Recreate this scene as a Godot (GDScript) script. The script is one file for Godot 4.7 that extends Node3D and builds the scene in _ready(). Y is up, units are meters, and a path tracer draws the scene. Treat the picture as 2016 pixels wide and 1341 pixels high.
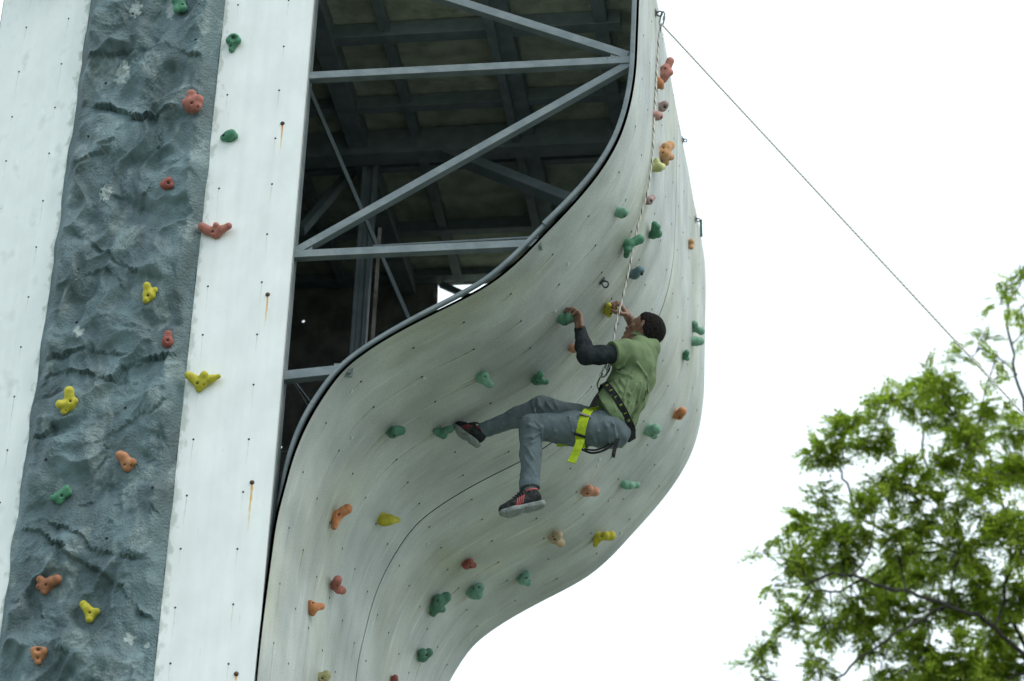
extends Node3D
# A climber on the overhang of an outdoor climbing tower, seen from the ground with a long lens.
# x runs along the open side of the tower, y is up, z comes out of its front face (front plane z = 0).

const FOCAL := 4969.0                       # focal length in pixels of the 2016 x 1341 photograph
const EYE := Vector3(0.0, 1.6, 10.977)
const SHEAR := 0.027                        # the curved wall runs back along (SHEAR, 0, -1)
const WIDTH := 3.7                          # its depth
var view: Basis
var prof: PackedVector2Array                # profile of the curved wall, bottom to top, every 3 cm
var plen: PackedFloat32Array                # arc length along it
var M := {}
var used := {}
var rng := RandomNumberGenerator.new()
var rock_big := FastNoiseLite.new()
var rock_mid := FastNoiseLite.new()
var rock_fine := FastNoiseLite.new()
var creases: Array = []
var pads: Array = []                        # smooth pads on the rock where holds are bolted
var tex := {}

# ---------------------------------------------------------------- pixels and places
func ray(u: float, v: float) -> Vector3:
	return view * Vector3((u - 1008.0) / FOCAL, (670.5 - v) / FOCAL, -1.0)

func at(u: float, v: float, z: float) -> Vector3:
	var d := ray(u, v)
	return EYE + d * ((z - EYE.z) / d.z)

func deep(u: float, v: float, depth: float) -> Vector3:
	return EYE + ray(u, v) * depth

func on_wall(u: float, v: float) -> Array:
	var d := ray(u, v)
	var best := 1e9
	var res := []
	for i in range(prof.size() - 1):
		var a := prof[i]
		var b := prof[i + 1]
		var t := Vector3(b.x - a.x, b.y - a.y, 0)
		var n := t.cross(Vector3(SHEAR, 0, -1))
		var k := n.dot(d)
		if absf(k) < 1e-9: continue
		var s := n.dot(Vector3(a.x, a.y, 0) - EYE) / k
		if s <= 0.0 or s >= best: continue
		var q := EYE + d * s
		var fr := (q.y - a.y) / (b.y - a.y)
		if fr < 0.0 or fr > 1.0 or -q.z < -0.03 or -q.z > WIDTH + 0.03: continue
		n = n.normalized()
		if n.dot(d) > 0: n = -n
		best = s
		res = [q, n]
	return res

# ---------------------------------------------------------------- nodes
func numbered(called: String) -> String:
	if not used.has(called):
		used[called] = 0
		return called
	used[called] += 1
	return "%s_%03d" % [called, used[called]]

func tag(o: Node, label: String, category: String, group := "") -> void:
	o.set_meta("label", label)
	o.set_meta("category", category)
	if group != "": o.set_meta("group", group)

func thing(called: String, where: Vector3, label: String, category: String, group := "") -> Node3D:
	var o := Node3D.new()
	o.name = numbered(called)
	add_child(o)
	o.position = where
	tag(o, label, category, group)
	return o

# meshes are made in world coordinates; a part is shifted back by its parents' places
func part(called: String, mesh: Mesh, mat: Material, parent: Node3D) -> MeshInstance3D:
	var o := MeshInstance3D.new()
	o.name = called
	o.mesh = mesh
	o.material_override = mat
	o.cast_shadow = GeometryInstance3D.SHADOW_CASTING_SETTING_ON
	parent.add_child(o, true)
	var off := Vector3.ZERO
	var p: Node = parent
	while p is Node3D and p != self:
		off += (p as Node3D).position
		p = p.get_parent()
	o.position = -off
	return o

func lin(r: float, g: float, b: float) -> Color:
	return Color(r, g, b).linear_to_srgb()

func mat(c: Color, rough := 0.8, metal := 0.0) -> StandardMaterial3D:
	var m := StandardMaterial3D.new()
	m.albedo_color = c
	m.roughness = rough
	m.metallic = metal
	return m

func noise_tex(freq: float, ramp: Array, seed_ := 1, octaves := 4, normal := false, size := 256, bump := 4.0) -> NoiseTexture2D:
	var n := FastNoiseLite.new()
	n.noise_type = FastNoiseLite.TYPE_SIMPLEX_SMOOTH
	n.frequency = freq
	n.fractal_octaves = octaves
	n.seed = seed_
	var t := NoiseTexture2D.new()
	t.width = size
	t.height = size
	t.seamless = true
	t.noise = n
	if normal:
		t.as_normal_map = true
		t.bump_strength = bump
	elif ramp.size() > 0:
		var g := Gradient.new()
		g.offsets = PackedFloat32Array([0.25, 0.5, 0.75])
		g.colors = PackedColorArray(ramp)
		t.color_ramp = g
	return t

# a mottled triplanar material: tint varies between the three colours
func mottled(a: Color, b: Color, c: Color, rough: float, scale_: float, bump := 0.0, bscale := 30.0, metal := 0.0) -> StandardMaterial3D:
	var m := mat(Color.WHITE, rough, metal)
	m.albedo_texture = noise_tex(0.012, [a, b, c], int(a.r * 997.0 + b.g * 331.0), 5)
	m.uv1_triplanar = true
	m.uv1_world_triplanar = true
	m.uv1_scale = Vector3.ONE * scale_
	if bump > 0.0:
		m.normal_enabled = true
		m.normal_scale = bump
		if not tex.has("bump"): tex["bump"] = noise_tex(0.05, [], 9, 4, true)
		m.normal_texture = tex["bump"]
	return m

# ---------------------------------------------------------------- plain shapes
func quad(st: SurfaceTool, a: Vector3, b: Vector3, c: Vector3, d: Vector3, n: Vector3, ua := Vector2.ZERO, ub := Vector2(1, 0), uc := Vector2(1, 1), ud := Vector2(0, 1)) -> void:
	# corners in a ring; the winding is chosen so that the face looks along n
	var pts := [a, b, c, d]
	var uvs := [ua, ub, uc, ud]
	if (b - a).cross(c - a).dot(n) > 0:
		pts = [a, d, c, b]
		uvs = [ua, ud, uc, ub]
	for i in [0, 1, 2, 0, 2, 3]:
		st.set_normal(n)
		st.set_uv(uvs[i])
		st.add_vertex(pts[i])

func begin() -> SurfaceTool:
	var st := SurfaceTool.new()
	st.begin(Mesh.PRIMITIVE_TRIANGLES)
	return st

# a bar from a to b; w across along side, t along the third axis, with small chamfers
func bar(st: SurfaceTool, a: Vector3, b: Vector3, side: Vector3, w: float, t: float, ch := 0.003) -> void:
	var ax := (b - a).normalized()
	var s := (side - ax * side.dot(ax)).normalized()
	var o := ax.cross(s).normalized()
	var hw := w * 0.5
	var ht := t * 0.5
	var c := minf(ch, minf(hw, ht) * 0.45)
	var ring := [Vector2(-hw + c, -ht), Vector2(hw - c, -ht), Vector2(hw, -ht + c), Vector2(hw, ht - c), Vector2(hw - c, ht), Vector2(-hw + c, ht), Vector2(-hw, ht - c), Vector2(-hw, -ht + c)]
	var L := (b - a).length()
	for i in 8:
		var p: Vector2 = ring[i]
		var q: Vector2 = ring[(i + 1) % 8]
		var n2 := Vector2(q.y - p.y, p.x - q.x).normalized()
		quad(st, a + s * p.x + o * p.y, a + s * q.x + o * q.y, b + s * q.x + o * q.y, b + s * p.x + o * p.y, s * n2.x + o * n2.y, Vector2(p.x, 0), Vector2(q.x, 0), Vector2(q.x, L), Vector2(p.x, L))
	for e in [[a, -ax], [b, ax]]:
		var ctr: Vector3 = e[0]
		var n: Vector3 = e[1]
		quad(st, ctr + s * -hw + o * (-ht + c), ctr + s * hw + o * (-ht + c), ctr + s * hw + o * (ht - c), ctr + s * -hw + o * (ht - c), n)

func bar_mesh(a: Vector3, b: Vector3, side: Vector3, w: float, t: float, ch := 0.003) -> ArrayMesh:
	var st := begin()
	bar(st, a, b, side, w, t, ch)
	return st.commit()

# angle iron: a plate facing out of the side and a flange running back from its lower edge
func angle_mesh(a: Vector3, b: Vector3, w: float) -> ArrayMesh:
	var st := begin()
	var ax := (b - a).normalized()
	var up := Vector3(0, 0, 1).cross(ax).normalized()
	if up.y < 0: up = -up
	bar(st, a, b, up, w, 0.006, 0.001)
	var dn := -up * (w * 0.5 - 0.003) + Vector3(0, 0, -w * 0.5 - 0.0032)
	bar(st, a + dn, b + dn, up, 0.006, w, 0.001)
	return st.commit()

func tube(st: SurfaceTool, pts: PackedVector3Array, radii: PackedFloat32Array, sides := 8, vscale := 1.0) -> void:
	var n := pts.size()
	var ref := Vector3(0.31, 0.2, 0.93).normalized()
	var rings := []
	var vv := 0.0
	var nrm := []
	var vs := []
	for i in n:
		var t := (pts[mini(i + 1, n - 1)] - pts[maxi(i - 1, 0)]).normalized()
		var s := t.cross(ref).normalized()
		if s.length() < 0.5: s = t.cross(Vector3.RIGHT).normalized()
		var o := t.cross(s).normalized()
		if i > 0: vv += (pts[i] - pts[i - 1]).length() * vscale
		var r := []
		var q := []
		for k in sides:
			var an := TAU * k / sides
			var d := s * cos(an) + o * sin(an)
			r.append(pts[i] + d * radii[i])
			q.append(d)
		rings.append(r)
		nrm.append(q)
		vs.append(vv)
	for i in n - 1:
		for k in sides:
			var k2 := (k + 1) % sides
			var idx := [[i, k], [i + 1, k], [i + 1, k2], [i, k], [i + 1, k2], [i, k2]]
			var fn: Vector3 = (rings[i + 1][k] - rings[i][k]).cross(rings[i + 1][k2] - rings[i][k])
			if fn.dot(nrm[i][k]) > 0: idx = [[i, k], [i + 1, k2], [i + 1, k], [i, k], [i, k2], [i + 1, k2]]
			for j in idx:
				st.set_normal(nrm[j[0]][j[1]])
				var ku: float = float(j[1]) / sides
				if k2 == 0 and j[1] == 0: ku = 1.0
				st.set_uv(Vector2(ku, vs[j[0]]))
				st.add_vertex(rings[j[0]][j[1]])
	for e in [[0, -1.0], [n - 1, 1.0]]:
		var i: int = e[0]
		var nn: Vector3 = (pts[mini(i + 1, n - 1)] - pts[maxi(i - 1, 0)]).normalized() * e[1]
		for k in range(1, sides - 1):
			var tri := [rings[i][0], rings[i][k], rings[i][k + 1]]
			if (tri[1] - tri[0]).cross(tri[2] - tri[0]).dot(nn) > 0: tri = [tri[0], tri[2], tri[1]]
			for p in tri:
				st.set_normal(nn)
				st.set_uv(Vector2.ZERO)
				st.add_vertex(p)

func tube_mesh(pts: PackedVector3Array, r0: float, r1 := -1.0, sides := 8, vscale := 1.0) -> ArrayMesh:
	var st := begin()
	var rr := PackedFloat32Array()
	for i in pts.size(): rr.append(r0 if r1 < 0 else lerpf(r0, r1, float(i) / (pts.size() - 1)))
	tube(st, pts, rr, sides, vscale)
	return st.commit()

func smooth_line(p: Array, steps: int) -> PackedVector3Array:
	var out := PackedVector3Array()
	for i in p.size() - 1:
		var a: Vector3 = p[maxi(i - 1, 0)]
		var b: Vector3 = p[i]
		var c: Vector3 = p[i + 1]
		var d: Vector3 = p[mini(i + 2, p.size() - 1)]
		for k in steps: out.append(b.cubic_interpolate(c, a, d, float(k) / steps))
	out.append(p[p.size() - 1])
	return out

# a ribbon of width w and thickness t along points with given outward normals
func ribbon(pts: PackedVector3Array, outs: PackedVector3Array, w: float, t: float, closed: bool) -> ArrayMesh:
	var st := begin()
	var n := pts.size()
	var prs := []
	for i in n:
		var tang: Vector3
		if closed: tang = pts[(i + 1) % n] - pts[(i + n - 1) % n]
		else: tang = pts[mini(i + 1, n - 1)] - pts[maxi(i - 1, 0)]
		tang = tang.normalized()
		var o := (outs[i] - tang * outs[i].dot(tang)).normalized()
		var s := tang.cross(o).normalized() * w * 0.5
		prs.append([pts[i] - s + o * t, pts[i] + s + o * t, pts[i] + s, pts[i] - s, o, s.normalized()])
	var m := n if closed else n - 1
	for i in m:
		var a: Array = prs[i]
		var b: Array = prs[(i + 1) % n]
		var v0 := float(i) * 0.1
		for f in [[0, 1, 4, 1.0], [1, 2, 5, 1.0], [2, 3, 4, -1.0], [3, 0, 5, -1.0]]:
			var na: Vector3 = a[f[2]] * f[3]
			quad(st, a[f[0]], a[f[1]], b[f[1]], b[f[0]], na, Vector2(0, v0), Vector2(1, v0), Vector2(1, v0 + 0.1), Vector2(0, v0 + 0.1))
	if not closed:
		for e in [0, n - 1]:
			var a: Array = prs[e]
			var dirn: Vector3 = (pts[1] - pts[0]) * -1.0 if e == 0 else pts[n - 1] - pts[n - 2]
			quad(st, a[0], a[1], a[2], a[3], dirn.normalized())
	return st.commit()

# ---------------------------------------------------------------- fields
# bones: [a, b, radius at a, radius at b]
func bone_dist(p: Vector3, b: Array) -> float:
	var a: Vector3 = b[0]
	var ba: Vector3 = b[1] - a
	var pa := p - a
	var l2 := ba.length_squared()
	var h := 0.0
	if l2 > 1e-12: h = clampf(pa.dot(ba) / l2, 0.0, 1.0)
	return (pa - ba * h).length() - lerpf(b[2], b[3], h)

func field(p: Vector3, bones: Array, k: float) -> float:
	var d := 1.0
	for b in bones:
		var e := bone_dist(p, b)
		var h := maxf(k - absf(d - e), 0.0) / k
		d = minf(d, e) - h * h * k * 0.25
	return d

# surface nets over the smooth union of the bones; post(p, d) may reshape the field near the surface
func nets(st: SurfaceTool, bones: Array, k: float, cell: float, post = null) -> void:
	var lo := Vector3(1e9, 1e9, 1e9)
	var hi := -lo
	for b in bones:
		var r: float = maxf(b[2], b[3]) + k * 0.3 + cell * 2.5
		for e in 2:
			lo = lo.min(b[e] - Vector3.ONE * r)
			hi = hi.max(b[e] + Vector3.ONE * r)
	var nx := int((hi.x - lo.x) / cell) + 2
	var ny := int((hi.y - lo.y) / cell) + 2
	var nz := int((hi.z - lo.z) / cell) + 2
	var sx := ny * nz
	var D := PackedFloat32Array()
	D.resize(nx * sx)
	D.fill(1.0)
	var k_all := k
	for b in bones:
		k = b[4] if b.size() > 4 else k_all
		var a: Vector3 = b[0]
		var ba: Vector3 = b[1] - a
		var ra: float = b[2]
		var rd: float = b[3] - ra
		var l2 := maxf(ba.length_squared(), 1e-12)
		var m := maxf(ra, b[3]) + k + cell * 2.5
		var l := (a.min(b[1]) - Vector3.ONE * m - lo) / cell
		var u := (a.max(b[1]) + Vector3.ONE * m - lo) / cell
		var k0 := maxi(int(l.z), 0)
		var k1 := mini(int(u.z) + 1, nz)
		for i in range(maxi(int(l.x), 0), mini(int(u.x) + 1, nx)):
			for j in range(maxi(int(l.y), 0), mini(int(u.y) + 1, ny)):
				var id := i * sx + j * nz + k0
				var pa := lo + Vector3(i, j, k0) * cell - a
				for kk in range(k0, k1):
					var h := clampf(pa.dot(ba) / l2, 0.0, 1.0)
					var e := (pa - ba * h).length() - ra - rd * h
					var d := D[id]
					var g := absf(d - e)
					if g < k:
						g = (k - g) / k
						D[id] = minf(d, e) - g * g * k * 0.25
					elif e < d:
						D[id] = e
					id += 1
					pa.z += cell
	if post != null:
		var band := cell * 3.0 + 0.012
		for i in nx:
			for j in ny:
				var id := i * sx + j * nz
				for kk in nz:
					if D[id] < band: D[id] = post.call(lo + Vector3(i, j, kk) * cell, D[id])
					id += 1
	var V := {}
	var far := cell * 2.2
	var off := [0, 1, nz, nz + 1, sx, sx + 1, sx + nz, sx + nz + 1]
	var edges := [[0, 1], [2, 3], [4, 5], [6, 7], [0, 2], [1, 3], [4, 6], [5, 7], [0, 4], [1, 5], [2, 6], [3, 7]]
	var verts := PackedVector3Array()
	var norms := PackedVector3Array()
	for i in nx - 1:
		for j in ny - 1:
			var id := i * sx + j * nz
			for kk in nz - 1:
				var d0 := D[id]
				if absf(d0) < far:
					var neg := 0
					for o in off:
						if D[id + o] < 0.0: neg += 1
					if neg > 0 and neg < 8:
						var s := Vector3.ZERO
						var cnt := 0
						for e in edges:
							var da := D[id + off[e[0]]]
							var db := D[id + off[e[1]]]
							if (da < 0.0) != (db < 0.0):
								var t := da / (da - db)
								var pa := Vector3(e[0] >> 2, (e[0] >> 1) & 1, e[0] & 1)
								var pb := Vector3(e[1] >> 2, (e[1] >> 1) & 1, e[1] & 1)
								s += pa.lerp(pb, t)
								cnt += 1
						s /= cnt
						var g := Vector3(D[id + sx] + D[id + sx + 1] + D[id + sx + nz] + D[id + sx + nz + 1] - D[id] - D[id + 1] - D[id + nz] - D[id + nz + 1],
							D[id + nz] + D[id + nz + 1] + D[id + sx + nz] + D[id + sx + nz + 1] - D[id] - D[id + 1] - D[id + sx] - D[id + sx + 1],
							D[id + 1] + D[id + nz + 1] + D[id + sx + 1] + D[id + sx + nz + 1] - D[id] - D[id + nz] - D[id + sx] - D[id + sx + nz])
						V[id] = verts.size()
						verts.append(lo + (Vector3(i, j, kk) + s) * cell)
						norms.append(g.normalized())
				id += 1
	for id in V:
		var d0 := D[id]
		for ax in [[sx, nz, 1], [nz, 1, sx], [1, sx, nz]]:
			var s0 := d0 < 0.0
			var d1 := D[id + ax[0]]
			if s0 == (d1 < 0.0): continue
			var c1: int = id - ax[1]
			var c2: int = id - ax[2]
			var c3: int = id - ax[1] - ax[2]
			if not (V.has(c1) and V.has(c2) and V.has(c3)): continue
			var q := [V[id], V[c1], V[c3], V[c2]]
			if s0: q = [V[id], V[c2], V[c3], V[c1]]
			# front faces run clockwise
			for t in [0, 1, 2, 0, 2, 3]:
				st.set_normal(norms[q[t]])
				st.set_uv(Vector2(verts[q[t]].x, verts[q[t]].y))
				st.add_vertex(verts[q[t]])

func blob(bones: Array, k: float, cell: float, post = null) -> ArrayMesh:
	var st := begin()
	nets(st, bones, k, cell, post)
	return st.commit()

# ---------------------------------------------------------------- profile of the curved wall
func make_profile() -> void:
	var raw := [[-2.87, 0.0], [-2.87, 2.0], [-2.87, 4.0], [-2.867, 5.2], [-2.864, 5.933], [-2.859, 6.184], [-2.852, 6.374], [-2.843, 6.585], [-2.833, 6.772], [-2.806, 6.948], [-2.773, 7.131], [-2.708, 7.324], [-2.635, 7.468], [-2.548, 7.598], [-2.421, 7.706], [-2.262, 7.81], [-2.092, 7.905], [-1.94, 7.985], [-1.818, 8.06], [-1.69, 8.175], [-1.544, 8.345], [-1.391, 8.528], [-1.272, 8.695], [-1.169, 8.9], [-1.112, 9.111], [-1.086, 9.303], [-1.077, 9.546], [-1.069, 9.9], [-1.064, 10.2], [-1.072, 10.38], [-1.115, 10.6], [-1.16, 10.85], [-1.203, 11.1], [-1.25, 11.45], [-1.32, 12.0]]
	var fine: PackedVector2Array = []
	for i in raw.size() - 1:
		var a := Vector2(raw[maxi(i - 1, 0)][0], raw[maxi(i - 1, 0)][1])
		var b := Vector2(raw[i][0], raw[i][1])
		var c := Vector2(raw[i + 1][0], raw[i + 1][1])
		var d := Vector2(raw[mini(i + 2, raw.size() - 1)][0], raw[mini(i + 2, raw.size() - 1)][1])
		var pre := b - (c - b) if i == 0 else a
		var post := c + (c - b) if i == raw.size() - 2 else d
		var L := (c - b).length()
		var n := maxi(2, int(L / 0.01))
		for k in n:
			var t := float(k) / n
			var la := maxf((b - pre).length(), 0.01)
			var lb := maxf((post - c).length(), 0.01)
			fine.append(b.cubic_interpolate_in_time(c, pre, post, t, L, -la, L + lb))
	fine.append(Vector2(-1.32, 12.0))
	# even spacing, then smooth
	var out: PackedVector2Array = [fine[0]]
	var left := 0.03
	for i in fine.size() - 1:
		var p := fine[i]
		var q := fine[i + 1]
		while (q - p).length() >= left:
			p = p + (q - p).normalized() * left
			out.append(p)
			left = 0.03
		left -= (q - p).length()
	for it in 5:
		var s := out.duplicate()
		for i in range(1, out.size() - 1): s[i] = (out[i - 1] + out[i] * 2.0 + out[i + 1]) * 0.25
		out = s
	prof = out
	plen = PackedFloat32Array([0.0])
	for i in range(1, prof.size()): plen.append(plen[i - 1] + (prof[i] - prof[i - 1]).length())

func prof_at(s: float) -> Array:   # [point, tangent]
	var i := clampi(plen.bsearch(s) - 1, 0, prof.size() - 2)
	var t := (s - plen[i]) / (plen[i + 1] - plen[i])
	var a := prof[maxi(i - 1, 0)]
	var b := prof[mini(i + 2, prof.size() - 1)]
	return [prof[i].lerp(prof[i + 1], t), (b - a).normalized()]

func wall_point(s: float, e: float) -> Array:   # [point, outward normal]
	var r := prof_at(s)
	var p: Vector2 = r[0]
	var t: Vector2 = r[1]
	return [Vector3(p.x + SHEAR * e, p.y, -e), Vector3(t.y, -t.x, 0)]

func wall_s(p: Vector3) -> float:   # arc length of the profile point nearest to p
	var q := Vector2(p.x + SHEAR * p.z, p.y)
	var best := 1e9
	var s := 0.0
	for i in prof.size():
		var d := prof[i].distance_squared_to(q)
		if d < best:
			best = d
			s = plen[i]
	return s

const S0 := 4.6      # the wall's texture covers this stretch of its profile
const S1 := 13.0

func srgb_bytes(img: Image, w: int, h: int, data: PackedByteArray) -> ImageTexture:
	img = Image.create_from_data(w, h, false, Image.FORMAT_RGB8, data)
	img.generate_mipmaps()
	return ImageTexture.create_from_image(img)

func noise_bytes(seed_: int, freq: float, w: int, h: int, W: int, H: int, oct := 4) -> PackedByteArray:
	var n := FastNoiseLite.new()
	n.seed = seed_
	n.frequency = freq
	n.fractal_octaves = oct
	n.noise_type = FastNoiseLite.TYPE_SIMPLEX_SMOOTH
	var im := n.get_image(w, h)
	if w != W or h != H: im.resize(W, H, Image.INTERPOLATE_CUBIC)
	im.convert(Image.FORMAT_L8)
	return im.get_data()

func stain(data: PackedByteArray, W: int, H: int, x: float, y0: float, y1: float, w0: float, w1: float, col: Array, alpha: float, seed_: int) -> void:
	# a run-off streak from row y0 to row y1 (either direction), its edges ragged
	var steps := int(absf(y1 - y0))
	var dir := 1 if y1 > y0 else -1
	for i in steps:
		var t := float(i) / maxf(steps, 1)
		var y := int(y0) + i * dir
		if y < 0 or y >= H: continue
		var wob := sin(i * 0.11 + seed_) * 0.6 + sin(i * 0.031 + seed_ * 2.3) * 1.2 * t
		var hw := lerpf(w0, w1, t) * (0.8 + 0.25 * sin(i * 0.37 + seed_ * 1.7))
		var al := alpha * pow(1.0 - t, 0.65) * (0.75 + 0.25 * sin(i * 0.05 + seed_))
		for xx in range(int(x + wob - hw), int(x + wob + hw) + 2):
			if xx < 0 or xx >= W: continue
			var f := clampf(hw + 0.5 - absf(xx - x - wob), 0.0, 1.0) * al
			if f <= 0.0: continue
			var o := (y * W + xx) * 3
			for c in 3: data[o + c] = int(lerpf(data[o + c], col[c], f))

func wall_texture(holes: Array, feet: Array) -> ImageTexture:
	var W := 1024
	var H := 2048
	var s1 := noise_bytes(3, 0.02, 1024, 64, W, H, 5)
	var s2 := noise_bytes(4, 0.06, 1024, 200, W, H, 3)
	var mo := noise_bytes(5, 0.012, 512, 1024, W, H, 5)
	var ol := noise_bytes(6, 0.006, 512, 700, W, H, 5)
	var gr := noise_bytes(7, 0.35, 1024, 2048, W, H, 2)
	var data := PackedByteArray()
	data.resize(W * H * 3)
	for i in W * H:
		var a := s1[i] - 128
		var b := s2[i] - 128
		var c := mo[i] - 128
		var g := gr[i] - 128
		var v := a * 0.03 + b * 0.02 + c * 0.16 + g * 0.14
		if a < -60: v += (a + 60) * 0.15        # darker runs
		if b > 60: v += (b - 60) * 0.35          # pale scuffs
		var o := maxi(ol[i] - 135, 0) * 0.12
		var k := i * 3
		data[k] = clampi(int(166 + v - o * 0.6), 0, 255)
		data[k + 1] = clampi(int(173 + v - o * 0.7), 0, 255)
		data[k + 2] = clampi(int(171 + v * 0.98 - o * 1.7), 0, 255)
	rng.seed = 77
	for h in holes:
		var x: float = h[1] / WIDTH * W
		var y: float = (h[0] - S0) / (S1 - S0) * H
		var len := rng.randf_range(25, 105) * (1.0 if rng.randf() < 0.7 else 0.35)
		var rust := rng.randf() < 0.45
		stain(data, W, H, x, y, y - len, 1.7, 0.6, [112, 94, 52] if rust else [92, 90, 76], rng.randf_range(0.25, 0.8), rng.randi() % 90)
	for i in 520:   # scattered marks and scratches
		var x := rng.randf() * W
		var y := rng.randf() * H
		stain(data, W, H, x, y, y - rng.randf_range(3, 40), 0.7, 0.3, [96, 98, 90] if rng.randf() < 0.7 else [205, 208, 204], rng.randf_range(0.25, 0.7), i)
	for f in feet:   # grime below the holds
		var x: float = f[1] / WIDTH * W
		var y: float = (f[0] - S0) / (S1 - S0) * H
		for j in 5: stain(data, W, H, x + rng.randf_range(-9, 9), y, y - rng.randf_range(20, 70), rng.randf_range(1.5, 4), 0.7, [120, 112, 70], rng.randf_range(0.12, 0.35), j * 7)
	return srgb_bytes(null, W, H, data)

func panel_texture(seed_: int, px_w: float, y_lo: float, y_hi: float, holes: Array, rust: Array, dirty: Array) -> ImageTexture:
	# holes and rust heads: [x from the left edge, y] in metres
	var W := 256
	var H := 2048
	var s1 := noise_bytes(seed_, 0.03, 256, 48, W, H, 4)
	var mo := noise_bytes(seed_ + 1, 0.01, 256, 2048, W, H, 5)
	var gr := noise_bytes(seed_ + 2, 0.3, 256, 2048, W, H, 2)
	var ed := noise_bytes(seed_ + 3, 0.03, 256, 2048, W, H, 5)
	var data := PackedByteArray()
	data.resize(W * H * 3)
	var met := px_w / W
	for y in H:
		for x in W:
			var i := y * W + x
			var v := (s1[i] - 128) * 0.025 + (mo[i] - 128) * 0.05 + (gr[i] - 128) * 0.018
			var dl: float = x * met
			var dr: float = px_w - dl
			var e := 0.0
			var n := (ed[i] - 110) / 90.0
			# grime creeping in from the joint with the rock, ragged
			if dirty[0] > 0.0: e = maxf(e, dirty[0] * clampf(n * 1.1 + 0.85 - dl / 0.026, 0.0, 1.0))
			if dirty[1] > 0.0: e = maxf(e, dirty[1] * clampf(n * 1.1 + 0.85 - dr / 0.026, 0.0, 1.0))
			if dirty[2] > 0.0: e = maxf(e, dirty[2] * clampf((mo[i] - 150) / 70.0, 0.0, 1.0) * clampf((ed[i] - 60) / 120.0, 0.0, 1.0))
			var k := i * 3
			data[k] = clampi(int(lerpf(220 + v, 166 + v, e)), 0, 255)
			data[k + 1] = clampi(int(lerpf(226 + v, 175 + v, e)), 0, 255)
			data[k + 2] = clampi(int(lerpf(227 + v, 168 + v, e)), 0, 255)
	rng.seed = seed_
	for h in holes:
		var x: float = h[0] / px_w * W
		var y: float = (y_hi - h[1]) / (y_hi - y_lo) * H
		var c := [165, 160, 128] if rng.randf() < 0.5 else [150, 160, 148]
		stain(data, W, H, x - 1, y, y + rng.randf_range(25, 75), 1.3, 0.8, c, rng.randf_range(0.3, 0.65), rng.randi() % 50)
	for h in rust:
		var x: float = h[0] / px_w * W
		var y: float = (y_hi - h[1]) / (y_hi - y_lo) * H
		stain(data, W, H, x, y, y + h[2] * (0.8 + 0.3 * sin(h[1] * 9.0)), 3.6, 1.5, [213, 156, 66], 0.95, int(h[1] * 10.0))
		stain(data, W, H, x - 0.5, y, y + h[2] * (0.45 + 0.2 * sin(h[1] * 5.0)), 1.9, 0.8, [174, 94, 26], 0.95, int(h[1] * 7.0))
	for i in 40:
		var x := rng.randf() * W
		var y := rng.randf() * H
		stain(data, W, H, x, y, y + rng.randf_range(3, 25), 0.6, 0.3, [150, 158, 150], 0.45, i)
	return srgb_bytes(null, W, H, data)

# ---------------------------------------------------------------- the moulded rock strip
func rock_base(x: float) -> float:      # its ground plane turns back a little to the left
	return -0.005 - 0.055 * clampf((-3.38 - x) / 0.79, 0.0, 1.0)

func rock_edges(y: float) -> Vector2:
	return Vector2(-4.172 + 0.012 * rock_mid.get_noise_2d(y * 1.3, 50.0) - 0.012 * (9.5 - y) / 3.0, -3.374 + 0.010 * rock_mid.get_noise_2d(y * 1.3, 90.0))

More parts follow.
